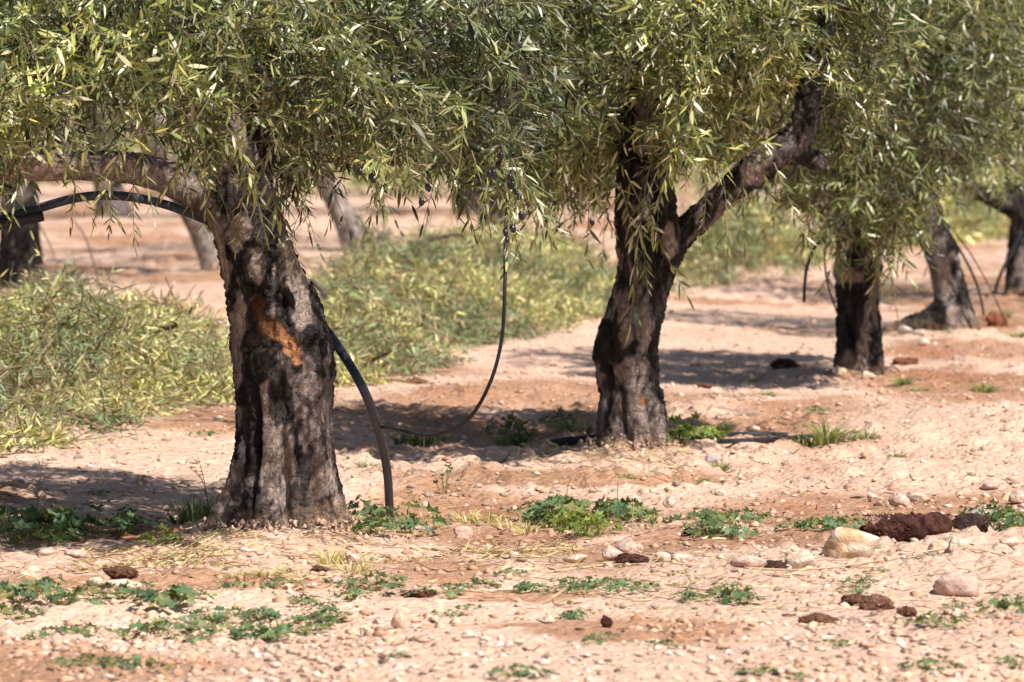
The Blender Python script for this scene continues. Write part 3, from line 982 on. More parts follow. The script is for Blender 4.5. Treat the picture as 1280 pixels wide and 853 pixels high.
PIPE = (.024, .026, .033)
pb = gpt(487, 642)
pe = tag(empty("irrigation_pipe", pb), "thick black irrigation pipe rising from soil and arching past the wounded trunk", "pipe")
pts = [at(488, 668, pb[1]), at(487, 640, pb[1]), at(484, 590, pb[1] * .7 + Y1 * .3), at(475, 545, pb[1] * .4 + Y1 * .6), at(458, 495, Y1), at(430, 445, Y1 + .1), at(388, 388, Y1 + .22), at(335, 335, Y1 + .34), at(285, 290, Y1 + .36), at(245, 270, Y1 + .3),
       at(200, 254, Y1 + .15), at(150, 245, Y1 + .05), at(100, 247, Y1), at(50, 260, Y1), at(0, 276, Y1), at(-60, 300, Y1), at(-150, 330, Y1 + .1)]
hose("hose", pts, .0165, (.046, .058, .090), parent=pe, off=pb, n=120, seg=16)
V, FQ = tube([at(-50, 292, Y1 - .06), at(0, 281, Y1 - .06), at(54, 270, Y1 - .06)], [.019, .019, .019], 16, 12)
add("coupling", mesh_np("coupling", V - pb, FQ, np.tile(np.array(PIPE), (len(V), 1)), M_PIPE, True), pe)
pts = [at(474, 533, pb[1] * .4 + Y1 * .6), at(500, 538, Y1 - .1), at(545, 543, Y1 - .2), at(585, 524, Y1 - .25), at(612, 480, Y1 - .3), at(627, 425, Y1 - .3), at(631, 360, Y1 - .3), at(632, 290, Y1 - .2), at(636, 240, Y1 + .0), at(644, 170, Y1 + .4), at(652, 80, Y1 + .6), at(660, -60, Y1 + .6)]
hose("drip_tube", pts, .0066, (.012, .013, .016), "thin black drip tube looping from the thick pipe up into the foliage", "drip tube", n=120)
hose("ground_pipe", on_soil([(690, 560), (712, 557), (735, 555), (760, 553), (785, 552)], .018), .02, PIPE, "thick black pipe lying in shade at the forked trunk's foot", "pipe", n=30)
hose("ground_pipe", on_soil([(815, 572), (850, 570), (890, 564), (940, 557), (1000, 553), (1040, 551)], .022), .011, PIPE, "thin dark drip line lying across soil from the forked trunk to a grass tuft", "drip tube", n=40)
hose("ground_pipe", on_soil([(880, 550), (930, 549), (985, 550)], .02), .013, PIPE, "short black pipe half buried behind the thin drip line", "pipe", n=24)
hose("hanging_hose", [at(1045, 290, Y3 - .2), at(1022, 305, Y3 - .25), at(1010, 330, Y3 - .3), at(1006, 355, Y3 - .3), at(1005, 378, Y3 - .3)], .0085, PIPE, "black hose end dangling beside the upright trunk with graft collar", "hose", n=30)
hose("hanging_hose", [at(1032, 300, Y3 - .25), at(1031, 330, Y3 - .25), at(1036, 360, Y3 - .2), at(1046, 390, Y3 - .2), at(1052, 400, Y3 - .1)], .005, PIPE, "thin black tube curving down onto the upright trunk with graft collar", "hose", n=30)
hose("hanging_hose", [at(1170, 270, Y4 - .2), at(1192, 300, Y4 - .2), at(1212, 335, Y4 - .2), at(1224, 365, Y4 - .2), at(1230, 395, Y4 - .2)], .0085, PIPE, "black hose hanging off the leaning trunk, thicker of two", "hose", n=30)
hose("hanging_hose", [at(1185, 280, Y4), at(1215, 320, Y4), at(1240, 365, Y4), at(1258, 405, Y4)], .0045, PIPE, "thin grey tube slanting from the leaning tree to the soil", "hose", n=30)
hose("hanging_hose", [at(1278, 290, Y5 - .25), at(1262, 320, Y5 - .25), at(1250, 345, Y5 - .25), at(1243, 366, Y5 - .2)], .013, PIPE, "black hose bent down to the foot of the mossy trunk", "hose", n=30)
Yb = base_xy(25, 360)[1]
hose("hanging_hose", [at(48, 280, Yb), at(62, 305, Yb), at(76, 345, Yb), at(84, 368, Yb)], .006, (.2, .17, .14), "thin brown tube slanting beside the rough trunk under the pipe arch", "hose", n=24)
hose("hanging_hose", [at(92, 275, Yb - .5), at(108, 300, Yb - .5), at(120, 340, Yb - .5), at(128, 372, Yb - .5)], .007, (.12, .10, .09), "dark drooping tube hanging past the rough trunk above the brush", "hose", n=24)
Yb = base_xy(446, 314)[1]
hose("prop_stick", [at(448, 270, Yb - .2), at(462, 296, Yb - .3), at(470, 312, Yb - .4)], .02, (.12, .09, .08), "thin dark stick leaning at the foot of the pale leaning tree", "stick", n=16)
hose("guy_stick", [at(388, 350, 30.6), at(402, 362, 30.6), at(410, 376, 30.4)], .018, (.11, .085, .07), "short dark stick on the brush heap beside the wounded trunk", "stick", n=16)

# ------------------------------------------------------------------ stones
def rock_mesh(name, seed, sx, sy, sz, cols, mat, sub=18, ang=.55, rough=.07, blocky=3.0):
    u = np.linspace(0, math.pi, sub)
    w = np.linspace(0, 2 * math.pi, sub * 2, endpoint=False)
    UU, WW = np.meshgrid(u, w, indexing="ij")
    P = np.stack([np.sin(UU) * np.cos(WW), np.sin(UU) * np.sin(WW), np.cos(UU)], -1).reshape(-1, 3)
    r = np.random.default_rng(seed)
    # planes knocked off a ball give facets
    pl = nrm(r.normal(0, 1, (15, 3)))
    dist = r.uniform(.55, .85, 15)
    k = np.max(np.maximum(P @ pl.T, 1e-3) / dist[None], axis=1)
    rad = np.minimum(1.0, 1 / np.maximum(k, 1e-3))
    rad = rad * (1 + rough * (n3(P * 3 + seed, 71) - .5) * 2 + rough * .4 * (n3(P * 9 + seed, 72) - .5) * 2)
    V = P * rad[:, None] * np.array([sx, sy, sz])
    n, mm = sub, sub * 2
    i = np.arange(n - 1)[:, None] * mm
    j = np.arange(mm)[None, :]
    j2 = (j + 1) % mm
    Q = np.stack([i + j, i + mm + j, i + mm + j2, i + j2], -1).reshape(-1, 4)
    c0, c1 = cols
    t = sstep(.3, .7, n3(P * 2.2 + seed, 73))[:, None]
    C = np.array(c0)[None] * (1 - t) + np.array(c1)[None] * t
    return mesh_np(name, V, Q, C, mat, True)


LIME = ((.66, .53, .44), (.52, .38, .28))
OCHRE = ((.70, .58, .48), (.56, .38, .23))
PINK = ((.62, .45, .38), (.50, .34, .27))
STG = "named stones"


def stone(px, py, wpx, hpx, cols, label, seed, group=None, name="stone", mat=None, sink=.25, depth=.8, rz=None, cat="stone"):
    """px,py: centre of the stone's foot in the picture"""
    p = gpt(px, py)
    s = p[1] / F
    me = rock_mesh(name, seed, wpx / 2 * s * 1.12, wpx / 2 * s * depth, hpx * s * .62, cols, mat or M_STONE)
    o = add(name, me, None, (p[0], p[1] + wpx / 2 * s * depth * .6, p[2] + hpx * s * (.62 - sink)))
    o.rotation_euler = (0, 0, rz if rz is not None else (seed * 1.7) % .6 - .3)
    return tag(o, label, cat, group)


stone(1060, 703, 80, 40, OCHRE, "large ochre stone with chalky white top before the rotten log", 1)
stone(1000, 713, 36, 28, LIME, "white block-shaped stone next to the large ochre stone", 2)
stone(1196, 745, 74, 36, PINK, "wide flat pinkish stone on stony soil past the ochre stone", 3)
stone(936, 713, 42, 18, PINK, "low pointed pink stone beside the white block-shaped stone", 4)
stone(1222, 652, 34, 18, ((.46, .39, .36), (.40, .32, .28)), "greyish round stone behind the dark clod at the log's end", 5)
stone(1196, 689, 26, 22, LIME, "white stone in front of the rotten log's end", 6)
stone(1172, 687, 30, 18, OCHRE, "ochre stone touching a white one in front of the rotten log", 7)
stone(1170, 698, 20, 11, LIME, "small white pebble below the ochre stone by the rotten log", 8)
stone(1263, 683, 24, 15, LIME, "rounded white stone lying past the dark clod", 9)
stone(1125, 634, 26, 18, PINK, "round beige stone in a cluster behind the rotten log", 10)
stone(1091, 628, 20, 13, LIME, "small white stone on brown earth behind the rotten log", 11)
stone(1150, 630, 34, 14, LIME, "flat pale stone in the cluster behind the rotten log", 12)
stone(787, 690, 30, 20, PINK, "beige stone above the dark bark scrap", 13)
stone(764, 702, 28, 22, PINK, "pinkish upright stone at one end of the dark bark scrap", 14)
stone(828, 704, 24, 14, LIME, "pale stone at the other end of the dark bark scrap", 15)
stone(853, 703, 30, 12, LIME, "low white stone on soil past the dark bark scrap", 16)
stone(720, 704, 32, 14, OCHRE, "flat ochre stone crossed by a dry stalk", 17)
stone(581, 673, 30, 20, PINK, "crumbly pink stone by dry grass near the pipe's foot", 18)
stone(440, 706, 22, 20, ((.68, .52, .46), (.62, .45, .38)), "egg-shaped pale pink stone among yellow dry grass blades", 19)
stone(500, 786, 28, 27, ((.64, .50, .40), (.55, .41, .32)), "upright beige stone standing among low weeds", 20)
stone(8, 800, 26, 22, LIME, "white stone half buried among creeping weeds", 21)
stone(145, 733, 64, 13, LIME, "long flat white slab of stone under a brown clod", 22)
stone(118, 731, 24, 14, OCHRE, "small ochre stone at the end of the flat white slab", 23)
stone(838, 636, 18, 16, LIME, "small white stone standing behind the mallow patch", 24)
stone(500, 576, 22, 11, LIME, "pale stone between the pipe and the looping tube", 25)
stone(1052, 472, 24, 14, OCHRE, "tan stone at the foot of the upright trunk with graft collar", 26)
stone(1084, 475, 20, 10, LIME, "pale pebble at the upright trunk's foot, next to the tan stone", 27)
stone(890, 582, 18, 12, ((.42, .38, .36), (.38, .32, .3)), "grey stone by the thin drip line", 28)
stone(1130, 418, 20, 12, ((.5, .46, .44), (.45, .38, .34)), "grey-white stone beside the leaning trunk", 29)
stone(1150, 420, 18, 10, LIME, "beige stone beside the leaning trunk's shaded foot", 30)
stone(940, 540, 20, 10, LIME, "pale stone in shade behind the drip line", 31)
stone(1155, 436, 18, 8, LIME, "cream pebble in front of the leaning tree", 32)
stone(60, 694, 26, 12, PINK, "low pink lump of stone beneath the shaded mallow", 33)
stone(92, 697, 30, 12, PINK, "wide pink lump of stone beside dry litter", 34)
stone(390, 738, 18, 9, LIME, "small pale pebble under the yellow dry grass", 35)
stone(1240, 612, 30, 14, PINK, "pinkish stone on the brown turned earth", 36)
stone(1275, 632, 26, 18, PINK, "pink wedge of stone at the brown turned earth's edge", 37)

MARKS = [("the flat white slab under the brown clod", 145, 735), ("the upright beige stone", 500, 786), ("the half-buried white stone", 20, 800), ("the wounded trunk", 320, 690), ("the yellow dry grass", 430, 725),
         ("the dark bark scrap", 780, 715), ("the tiny dark red lump", 758, 785), ("the white block-shaped stone", 960, 725), ("the wide flat pinkish stone", 1196, 745), ("the brown broken clod", 1072, 760),
         ("the dark brown lump", 1133, 790), ("the rotten log", 1130, 670), ("the mallow patch", 740, 640), ("the forked trunk", 800, 560), ("the upright trunk with graft collar", 1073, 480), ("the leaning trunk", 1193, 415), ("the shaded mallow", 60, 660),
         ("the thick pipe's foot", 500, 650), ("the brown wood splinter", 1010, 790), ("the grass at the drip line's end", 1050, 570), ("the thin dark red clod", 540, 745), ("the drip tube's loop", 560, 560)]


def nearest_mark(px, py):
    return min(MARKS, key=lambda q: (q[1] - px) ** 2 + (3 * (q[2] - py)) ** 2)[0]



# other stones
r = np.random.default_rng(31)
RK = [rock_mesh("stone", 40 + k, .5, .42, .34, (LIME, PINK, OCHRE)[k % 3], M_STONE, 9) for k in range(9)]
n = 0
while n < 295:
    px, py = r.uniform(-20, 1300), 853 - 440 * r.random() ** 1.7
    if py < 480 and px < 420:
        continue
    p = gpt(px, py)
    if any(np.hypot(p[0] - q[0], p[1] - q[1]) < .38 for q in BXY):
        continue
    if n2(p[0] * 1.2, p[1] * .8, 33) < .42:
        continue
    s = (5 + 13 * r.random() ** 1.6) / F * p[1] * (1.0 if py > 560 else .8)
    ki = int(r.integers(9))
    o = add("stone", RK[ki], None, (p[0], p[1], p[2] + s * .07))
    o.scale = (s * r.uniform(.8, 1.3), s, s * r.uniform(.6, 1.1))
    o.rotation_euler = (r.uniform(-.3, .3), r.uniform(-.3, .3), r.uniform(0, 6.28))
    mk = nearest_mark(px, py)
    kd = ("chalky white", "pinkish", "ochre")[ki % 3]
    tag(o, "small " + kd + " stone lying loose near " + mk, "stone", kd + " pebbles near " + mk)
    n += 1

# crumbs of soil and gravel, nobody could count
def crumbs(name, n, smin, smax, cols, seed, mat, label, cat, y_pow=1.3, ylo=300):
    r = np.random.default_rng(seed)
    px = r.uniform(-150, 1430, n)
    py = 880 - (880 - ylo) * r.random(n) ** y_pow
    d = FW[None] + RT[None] * ((px - W / 2) / F)[:, None] + UP[None] * ((H / 2 - py) / F)[:, None]
    p = CAM + d * (-HC / d[:, 2])[:, None]
    dens = n2(p[:, 0] * 1.1, p[:, 1] * .7, seed) * .6 + n2(p[:, 0] * 4, p[:, 1] * 2.5, seed + 1) * .4
    p = p[dens > .42]
    n = len(p)
    p[:, 2] = gz(p[:, 0], p[:, 1])
    ico = nrm(np.array([[0, 0, 1], [1, 0, .2], [.2, 1, .1], [-1, .2, .2], [0, -1, .15], [.6, .6, -.6], [-.6, -.5, -.6], [.6, -.7, -.5], [-.6, .6, -.5]], float))
    fc = np.array([[0, 1, 2], [0, 2, 3], [0, 3, 4], [0, 4, 1], [1, 5, 2], [2, 8, 3], [3, 6, 4], [4, 7, 1], [1, 7, 5], [2, 5, 8], [3, 8, 6], [4, 6, 7]])
    s = (smin + (smax - smin) * r.random(n) ** 2.5)
    a = r.uniform(0, 6.28, n)
    v = ico[None] * r.uniform(.5, 1.4, (n, 9, 1)) * np.array([1.15, .9, .55])
    x = v[..., 0] * np.cos(a)[:, None] - v[..., 1] * np.sin(a)[:, None]
    y = v[..., 0] * np.sin(a)[:, None] + v[..., 1] * np.cos(a)[:, None]
    V = np.stack([x, y, v[..., 2]], -1) * s[:, None, None] + p[:, None, :] + np.array([0, 0, .25])[None, None] * s[:, None, None]
    cs = np.array(cols)
    C = cs[r.integers(0, len(cs), n)] * r.uniform(.8, 1.15, (n, 1))
    C = C * .7 + .3 * soil_colour(p[:, 0], p[:, 1])
    o = add(name, mesh_np(name, V.reshape(-1, 3), (np.arange(n)[:, None, None] * 9 + fc[None]).reshape(-1, 3), np.repeat(C, 9, 0), mat))
    tag(o, label, cat, None, "stuff")


crumbs("gravel", 12000, .002, .019, [(.66, .52, .42), (.60, .45, .35), (.74, .64, .56), (.50, .33, .23)], 51, M_STONE, "fine gravel and pale crumbs strewn over the soil", "gravel")
crumbs("dirt", 11000, .003, .024, [(.56, .37, .25), (.42, .24, .14), (.50, .32, .21), (.60, .43, .31)], 52, M_SOILC, "loose clods and crumbs of pinkish brown earth", "dirt")
crumbs("debris", 900, .004, .016, [(.10, .06, .045), (.16, .09, .06), (.08, .06, .05)], 53, M_CLOD, "dark specks of rotted wood and dung on the soil", "debris")

def banked(c, r0, r1, n, seed, label):
    r = np.random.default_rng(seed)
    a, d = r.uniform(0, 6.28, n), r0 + (r1 - r0) * r.random(n) ** 1.6
    x, y = c[0] + d * np.cos(a), c[1] + d * np.sin(a) * .9
    lo = nrm(np.array([[0, 0, 1], [1, 0, .2], [.2, 1, .1], [-1, .2, .2], [0, -1, .15], [.6, .6, -.6], [-.6, -.5, -.6], [.6, -.7, -.5], [-.6, .6, -.5]], float))
    fc = np.array([[0, 1, 2], [0, 2, 3], [0, 3, 4], [0, 4, 1], [1, 5, 2], [2, 8, 3], [3, 6, 4], [4, 7, 1], [1, 7, 5], [2, 5, 8], [3, 8, 6], [4, 6, 7]])
    s = .003 + .010 * r.random(n) ** 3
    V = lo[None] * r.uniform(.6, 1.3, (n, 9, 1)) * s[:, None, None] + np.stack([x, y, gz(x, y) + s * .3 + .025 * sstep(r1 * .75, r0, d)], -1)[:, None, :]
    C = soil_colour(x, y) * r.uniform(.7, 1.1, (n, 1))
    o = add("dirt", mesh_np("dirt", V.reshape(-1, 3), (np.arange(n)[:, None, None] * 9 + fc[None]).reshape(-1, 3), np.repeat(C, 9, 0), M_SOILC))
    tag(o, label, "dirt", None, "stuff")


banked(BXY[0], .24, .5, 800, 71, "crumbled earth banked round the wounded trunk's foot")
banked(BXY[1], .17, .42, 500, 72, "crumbled earth banked round the forked trunk's foot")

# ------------------------------------------------------------------ rotten wood, clods
def clod(px, py, wpx, hpx, cols, label, seed, name="clod", cat="clod", depth=.8):
    """a crumbly lump: facets plus a fur of fibres"""
    p = gpt(px, py)
    s = p[1] / F
    r = np.random.default_rng(seed)
    a, b_, c_ = wpx / 2 * s, wpx / 2 * s * depth, hpx * s
    t = tag(empty(name, p), label, cat)
    me = rock_mesh("core", seed, a * 1.05, b_, c_ * .70, cols, M_CLOD, 22, rough=.34)
    add("core", me, t, (0, b_ * .4, c_ * .3))
    n = int(min(900, 120 + wpx * hpx * .4))
    d = nrm(r.normal(0, 1, (n, 3)))
    d[:, 2] = np.abs(d[:, 2]) * .9
    q = d * np.array([a, b_, c_ * .64]) * .86 + np.array([0, b_ * .4, c_ * .3])
    tdir = nrm(np.cross(d, r.normal(0, 1, (n, 3))) * np.array([1.6, .8, .6]) + d * .1)
    ln = r.uniform(.005, .016, n)
    w = nrm(np.cross(tdir, d)) * r.uniform(.0012, .003, (n, 1))
    V = np.stack([q - w, q + w, q + tdir * ln[:, None]], 1).reshape(-1, 3)
    T = np.arange(n * 3).reshape(-1, 3)
    C = np.repeat(np.array(cols)[r.integers(0, 2, n)] * r.uniform(.7, 2.0, (n, 1)), 3, 0)
    o = add("fibres", mesh_np("fibres", V, T, C, M_CLOD), t)
    o["kind"] = "stuff"
    return t


DK = ((.075, .032, .026), (.13, .055, .042))
# the log: a tapered cylinder of crumbling wood
p = gpt(1133, 677)
s = p[1] / F
lg = tag(empty("rotten_log", p), "dark reddish crumbling log lying behind the large ochre stone", "log")
V, FQ = tube([(-54 * s, .02, 15 * s), (-50 * s, .02, 15 * s), (-25 * s, .0, 16 * s), (10 * s, 0, 18 * s), (40 * s, -.01, 19 * s), (53 * s, -.01, 19 * s), (57 * s, -.01, 19 * s)], [4 * s, 9 * s, 14 * s, 17 * s, 17 * s, 13 * s, 6 * s], 56, 110)
ax = np.stack([V[:, 0], np.zeros(len(V)), np.full(len(V), 17 * s)], -1)
rd = nrm(V - ax)
V = V + rd * (.034 * (n3(V * 17, 81) - .5) + .03 * (n3(V * 48, 82) - .5))[:, None]
C = np.array(DK[0])[None] + (np.array(DK[1]) - np.array(DK[0]))[None] * n3(V * 40, 83)[:, None]
add("wood", mesh_np("wood", V, FQ, C, M_CLOD, False), lg)
r = np.random.default_rng(9)
n = 900
xx = r.uniform(-52, 55, n) * s
an = r.uniform(-.5, 3.6, n)
q = np.stack([xx, np.cos(an) * -16 * s, 17 * s + np.sin(an) * 16 * s], -1)
td = nrm(r.normal(0, 1, (n, 3)) * np.array([1.2, .6, .7]) + np.stack([np.zeros(n), -np.cos(an), np.sin(an)], -1) * .6)
w = nrm(np.cross(td, r.normal(0, 1, (n, 3)))) * r.uniform(.001, .003, (n, 1))
V = np.stack([q - w, q + w, q + td * r.uniform(.005, .018, (n, 1))], 1).reshape(-1, 3)
o = add("fibres", mesh_np("fibres", V, np.arange(n * 3).reshape(-1, 3), np.repeat(np.array(DK)[r.integers(0, 2, n)] * r.uniform(.7, 2.6, (n, 1)), 3, 0), M_CLOD), lg)
o["kind"] = "stuff"

BKK = ((.05, .030, .025), (.09, .055, .045))
BR = ((.13, .065, .04), (.20, .10, .06))
clod(1216, 669, 54, 22, BKK, "blackish clod at the end of the rotten log", 61)
clod(152, 724, 46, 20, BR, "brown fibrous clod resting on the flat white slab", 62)
clod(790, 707, 50, 15, DK, "dark bark scrap lying between pale stones", 63, "bark_scrap", "bark")
clod(970, 712, 40, 12, BKK, "small dark chunk between the pink and the white block-shaped stones", 64)
clod(979, 462, 38, 18, BKK, "black mound of rotted wood in shade near the upright trunk", 65)
clod(522, 480, 26, 7, ((.20, .08, .05), (.26, .12, .07)), "reddish brown clod at the edge of the broad brush heap", 66)
clod(1132, 456, 32, 10, ((.17, .07, .04), (.24, .10, .06)), "rusty brown clod beside the upright trunk's foot", 67)
clod(1245, 408, 30, 22, ((.26, .09, .05), (.30, .12, .07)), "brick red heap of crumbs by the leaning trunk", 68)
clod(1072, 757, 46, 16, BR, "brown broken clod on stony soil below the large ochre stone", 69)
clod(1096, 762, 36, 24, ((.22, .11, .08), (.28, .15, .1)), "reddish clod next to the brown broken one", 70)
clod(1133, 772, 28, 14, BR, "dark brown lump below the wide flat pinkish stone", 71)
clod(1020, 778, 50, 12, BR, "brown splinter of wood pointing out of the soil", 72, "wood_splinter", "wood")
clod(758, 784, 14, 16, DK, "tiny dark red lump on bare brown earth", 73)
clod(525, 747, 44, 9, DK, "thin dark red clod in the turned earth under the weeds", 74)
clod(880, 668, 60, 10, DK, "dark red litter lump behind the pale stones", 75)
clod(400, 716, 26, 9, BR, "dark clod tucked under the yellow dry grass", 76)
clod(243, 686, 18, 9, BR, "small brown clod before the wounded trunk", 77)
clod(880, 487, 20, 6, BR, "small brown clod on open soil near the black mound", 78)

# ------------------------------------------------------------------ weeds
def mallow(seed, nleaf, spread, height, size, cols, lobes=5):
    r = np.random.default_rng(seed)
    m = 15
    th = np.linspace(-2.75, 2.75, m)
    vs, fs, cs = [], [], []
    o = 0
    cols = np.array(cols)
    for k in range(nleaf):
        rho = spread * math.sqrt(r.random())
        a = r.uniform(0, 6.28)
        p = np.array([rho * math.cos(a), rho * math.sin(a), height * r.uniform(.35, 1) * (1 - .5 * rho / spread)])
        rad = size * (.4 + .8 * r.random() ** 1.4)
        lob = rad * (.80 + .22 * np.cos(th * lobes / 1.0) + .05 * r.normal(0, 1, m))
        lx, ly = lob * np.cos(th), lob * np.sin(th)
        lz = .22 * rad * np.cos(th * lobes) * .5 + .25 * np.hypot(lx, ly) + rad * .05 * r.normal(0, 1, m)
        tl = np.array([math.cos(a), math.sin(a), 0]) * r.uniform(.1, .9) + r.normal(0, .3, 3)
        nz_ = nrm(np.array([0, 0, 1.0]) + tl * .8)
        ux = nrm(np.cross(nz_, np.array([-math.sin(a), math.cos(a), .1])))
        uy = np.cross(nz_, ux)
        rim = p + lx[:, None] * ux + ly[:, None] * uy + lz[:, None] * nz_
        vs += [p[None], rim]
        i = np.arange(m - 1)
        fs.append(np.stack([np.full(m - 1, o), o + 1 + i, o + 2 + i], -1))
        c = cols[r.integers(len(cols))] * r.uniform(.75, 1.3)
        cs.append(np.tile(c, (m + 1, 1)))
        o += m + 1
        # petiole
        root = np.array([rho * .3 * math.cos(a), rho * .3 * math.sin(a), -.01])
        w = np.array([-math.sin(a), math.cos(a), 0]) * .0012
        vs.append(np.stack([root - w, root + w, p + w, p - w]))
        fs.append(np.array([[o, o + 1, o + 2], [o, o + 2, o + 3]]))
        cs.append(np.tile(np.array([.16, .2, .07]), (4, 1)))
        o += 4
    return mesh_np("mallow_plant", np.vstack(vs), np.vstack(fs), np.vstack(cs), M_WEED)


WG = [(.095, .160, .075), (.13, .195, .09), (.07, .12, .055), (.165, .225, .115), (.24, .23, .09)]
WY = [(.17, .24, .05), (.22, .28, .07), (.13, .19, .04)]
MAL = [mallow(k, 26 + 6 * (k % 4), .11 + .02 * (k % 3), .085 + .015 * (k % 3), .031, WG) for k in range(8)]
MALY = [mallow(20 + k, 44, .11, .10, .024, WY) for k in range(2)]
MALT = mallow(31, 9, .06, .16, .026, [(.05, .09, .03), (.06, .10, .035)])
CREEP = [mallow(40 + k, 34, .13, .06, .024, WG + [(.13, .21, .10)]) for k in range(4)]

pr = np.random.default_rng(88)


def plant(px, py, wpx, meshes, label, group=None, name="mallow_plant", cat="weed", squash=1.0, ref=.24):
    p = gpt(px, py, .002)
    s = wpx * 1.35 * p[1] / F / ref
    o = add(name, meshes[int(pr.integers(len(meshes)))], None, p)
    o.scale = (s, s * 1.2, s * squash)
    o.rotation_euler = (0, 0, pr.uniform(0, 6.28))
    return tag(o, label, cat, group)


LA, GA = "dark mallow clump in the shade beside the reddish dry litter", "shaded mallow clumps"
for q in [(8, 668, 70), (45, 672, 70), (80, 674, 60), (115, 668, 56), (20, 680, 60), (60, 684, 50)]:
    plant(*q, MAL, LA, GA, squash=1.2)
plant(160, 668, 52, MAL, "lone mallow plant in reddish litter between shade and the wounded trunk", squash=1.2)
plant(202, 682, 46, MALY, "yellow green weed in front of the reddish dry litter")
LB, GB = "mallow plant with broad leaves at the foot of the thick pipe", "mallow at the pipe's foot"
for q in [(455, 658, 46), (480, 665, 56), (512, 668, 60), (540, 662, 30), (470, 672, 40)]:
    plant(*q, MAL, LB, GB, squash=1.2)
plant(555, 625, 46, [MALT], "tall dark mallow shoot rising behind dry grass near the pipe", squash=1.3)
plant(516, 636, 30, [MALT], "short dark mallow shoot next to the pipe's foot", squash=1.1)
plant(582, 628, 36, [MALT], "low dark mallow shoot past the tall one", squash=.8)
LC, GC = "dark green mallow in the broad patch behind the pale stones", "mallow patch behind the pale stones"
for q in [(665, 652, 46), (690, 652, 56), (720, 655, 60), (752, 652, 56), (785, 654, 56), (815, 656, 46), (705, 645, 50), (770, 646, 50)]:
    plant(*q, MAL, LC, GC, squash=1.1)
LD, GD = "bright yellow green weed in front of the mallow patch", "bright weeds by the mallow patch"
for q in [(700, 664, 50), (728, 672, 60), (745, 668, 44)]:
    plant(*q, MALY, LD, GD, squash=1.2)
LE, GE = "low green weed near the dark red litter lump", "weeds near the red litter lump"
for q in [(875, 660, 56), (905, 655, 56), (932, 654, 50), (890, 672, 60), (925, 672, 50)]:
    plant(*q, CREEP, LE, GE, squash=1.2)
LF, GF = "feathery low weed behind the large ochre stone", "weeds behind the ochre stone"
for q in [(1005, 662, 50), (1030, 664, 56), (1055, 664, 46)]:
    plant(*q, CREEP, LF, GF, squash=1.2)
LG, GG = "leafy weed beside the rounded white stone past the dark clod", "weeds past the dark clod"
for q in [(1240, 664, 46), (1262, 666, 50), (1280, 668, 46)]:
    plant(*q, MAL, LG, GG)
LH, GH = "weed growing in the sun patch at the forked trunk's foot", "weeds at the forked trunk's foot"
for q in [(852, 556, 44), (870, 550, 40), (885, 556, 36), (840, 562, 36), (790, 570, 36), (700, 548, 30), (640, 555, 44)]:
    plant(*q, MALY if q[0] > 780 else MAL, LH, GH, squash=1.4)
spots = [(20, 756, 60), (55, 752, 60), (95, 756, 56), (130, 752, 50), (180, 756, 50), (215, 766, 70), (232, 758, 50), (70, 796, 56), (110, 798, 60), (20, 775, 46), (190, 796, 56), (205, 790, 40), (250, 788, 64), (285, 795, 70), (320, 798, 66), (350, 800, 60), (270, 775, 60),
         (385, 790, 50), (405, 776, 46), (440, 750, 46), (470, 742, 46), (480, 735, 40), (430, 735, 36), (300, 742, 44), (350, 738, 40), (560, 745, 50), (520, 745, 36), (600, 735, 36), (80, 834, 40), (118, 830, 44), (165, 832, 44), (150, 836, 30), (205, 836, 26),
         (645, 850, 56), (672, 848, 36), (560, 770, 30), (710, 735, 50), (745, 736, 44), (770, 738, 50), (792, 742, 44), (735, 745, 40), (690, 745, 30), (905, 752, 44), (930, 756, 46), (915, 742, 36), (715, 775, 36), (725, 768, 30), (735, 808, 36), (755, 800, 30),
         (1178, 785, 44), (1150, 782, 30), (1068, 742, 34), (1075, 735, 30), (1040, 808, 30), (940, 842, 46), (1155, 840, 50), (1270, 836, 46), (1250, 770, 56), (1268, 755, 44), (870, 748, 24), (860, 750, 30), (1150, 690, 22), (640, 720, 30), (660, 740, 34), (590, 760, 26),
         (60, 735, 44), (10, 742, 40), (160, 742, 30), (380, 760, 30), (330, 775, 44), (240, 805, 40), (1195, 760, 20), (830, 812, 24), (500, 825, 20), (1000, 850, 26), (1100, 720, 18), (1020, 520, 30), (935, 480, 26), (1180, 400, 30), (1125, 300, 26), (255, 545, 26), (120, 620, 24)]
for q in spots:
    cr = pr.random() < .6
    mk = nearest_mark(q[0], q[1])
    plant(q[0], q[1], q[2] * .95, CREEP if cr else MAL, ("flat creeping weed with small leaves near " if cr else "bushy broad-leaved weed near ") + mk, ("creeping weeds near " if cr else "broad-leaved weeds near ") + mk, squash=1.0)


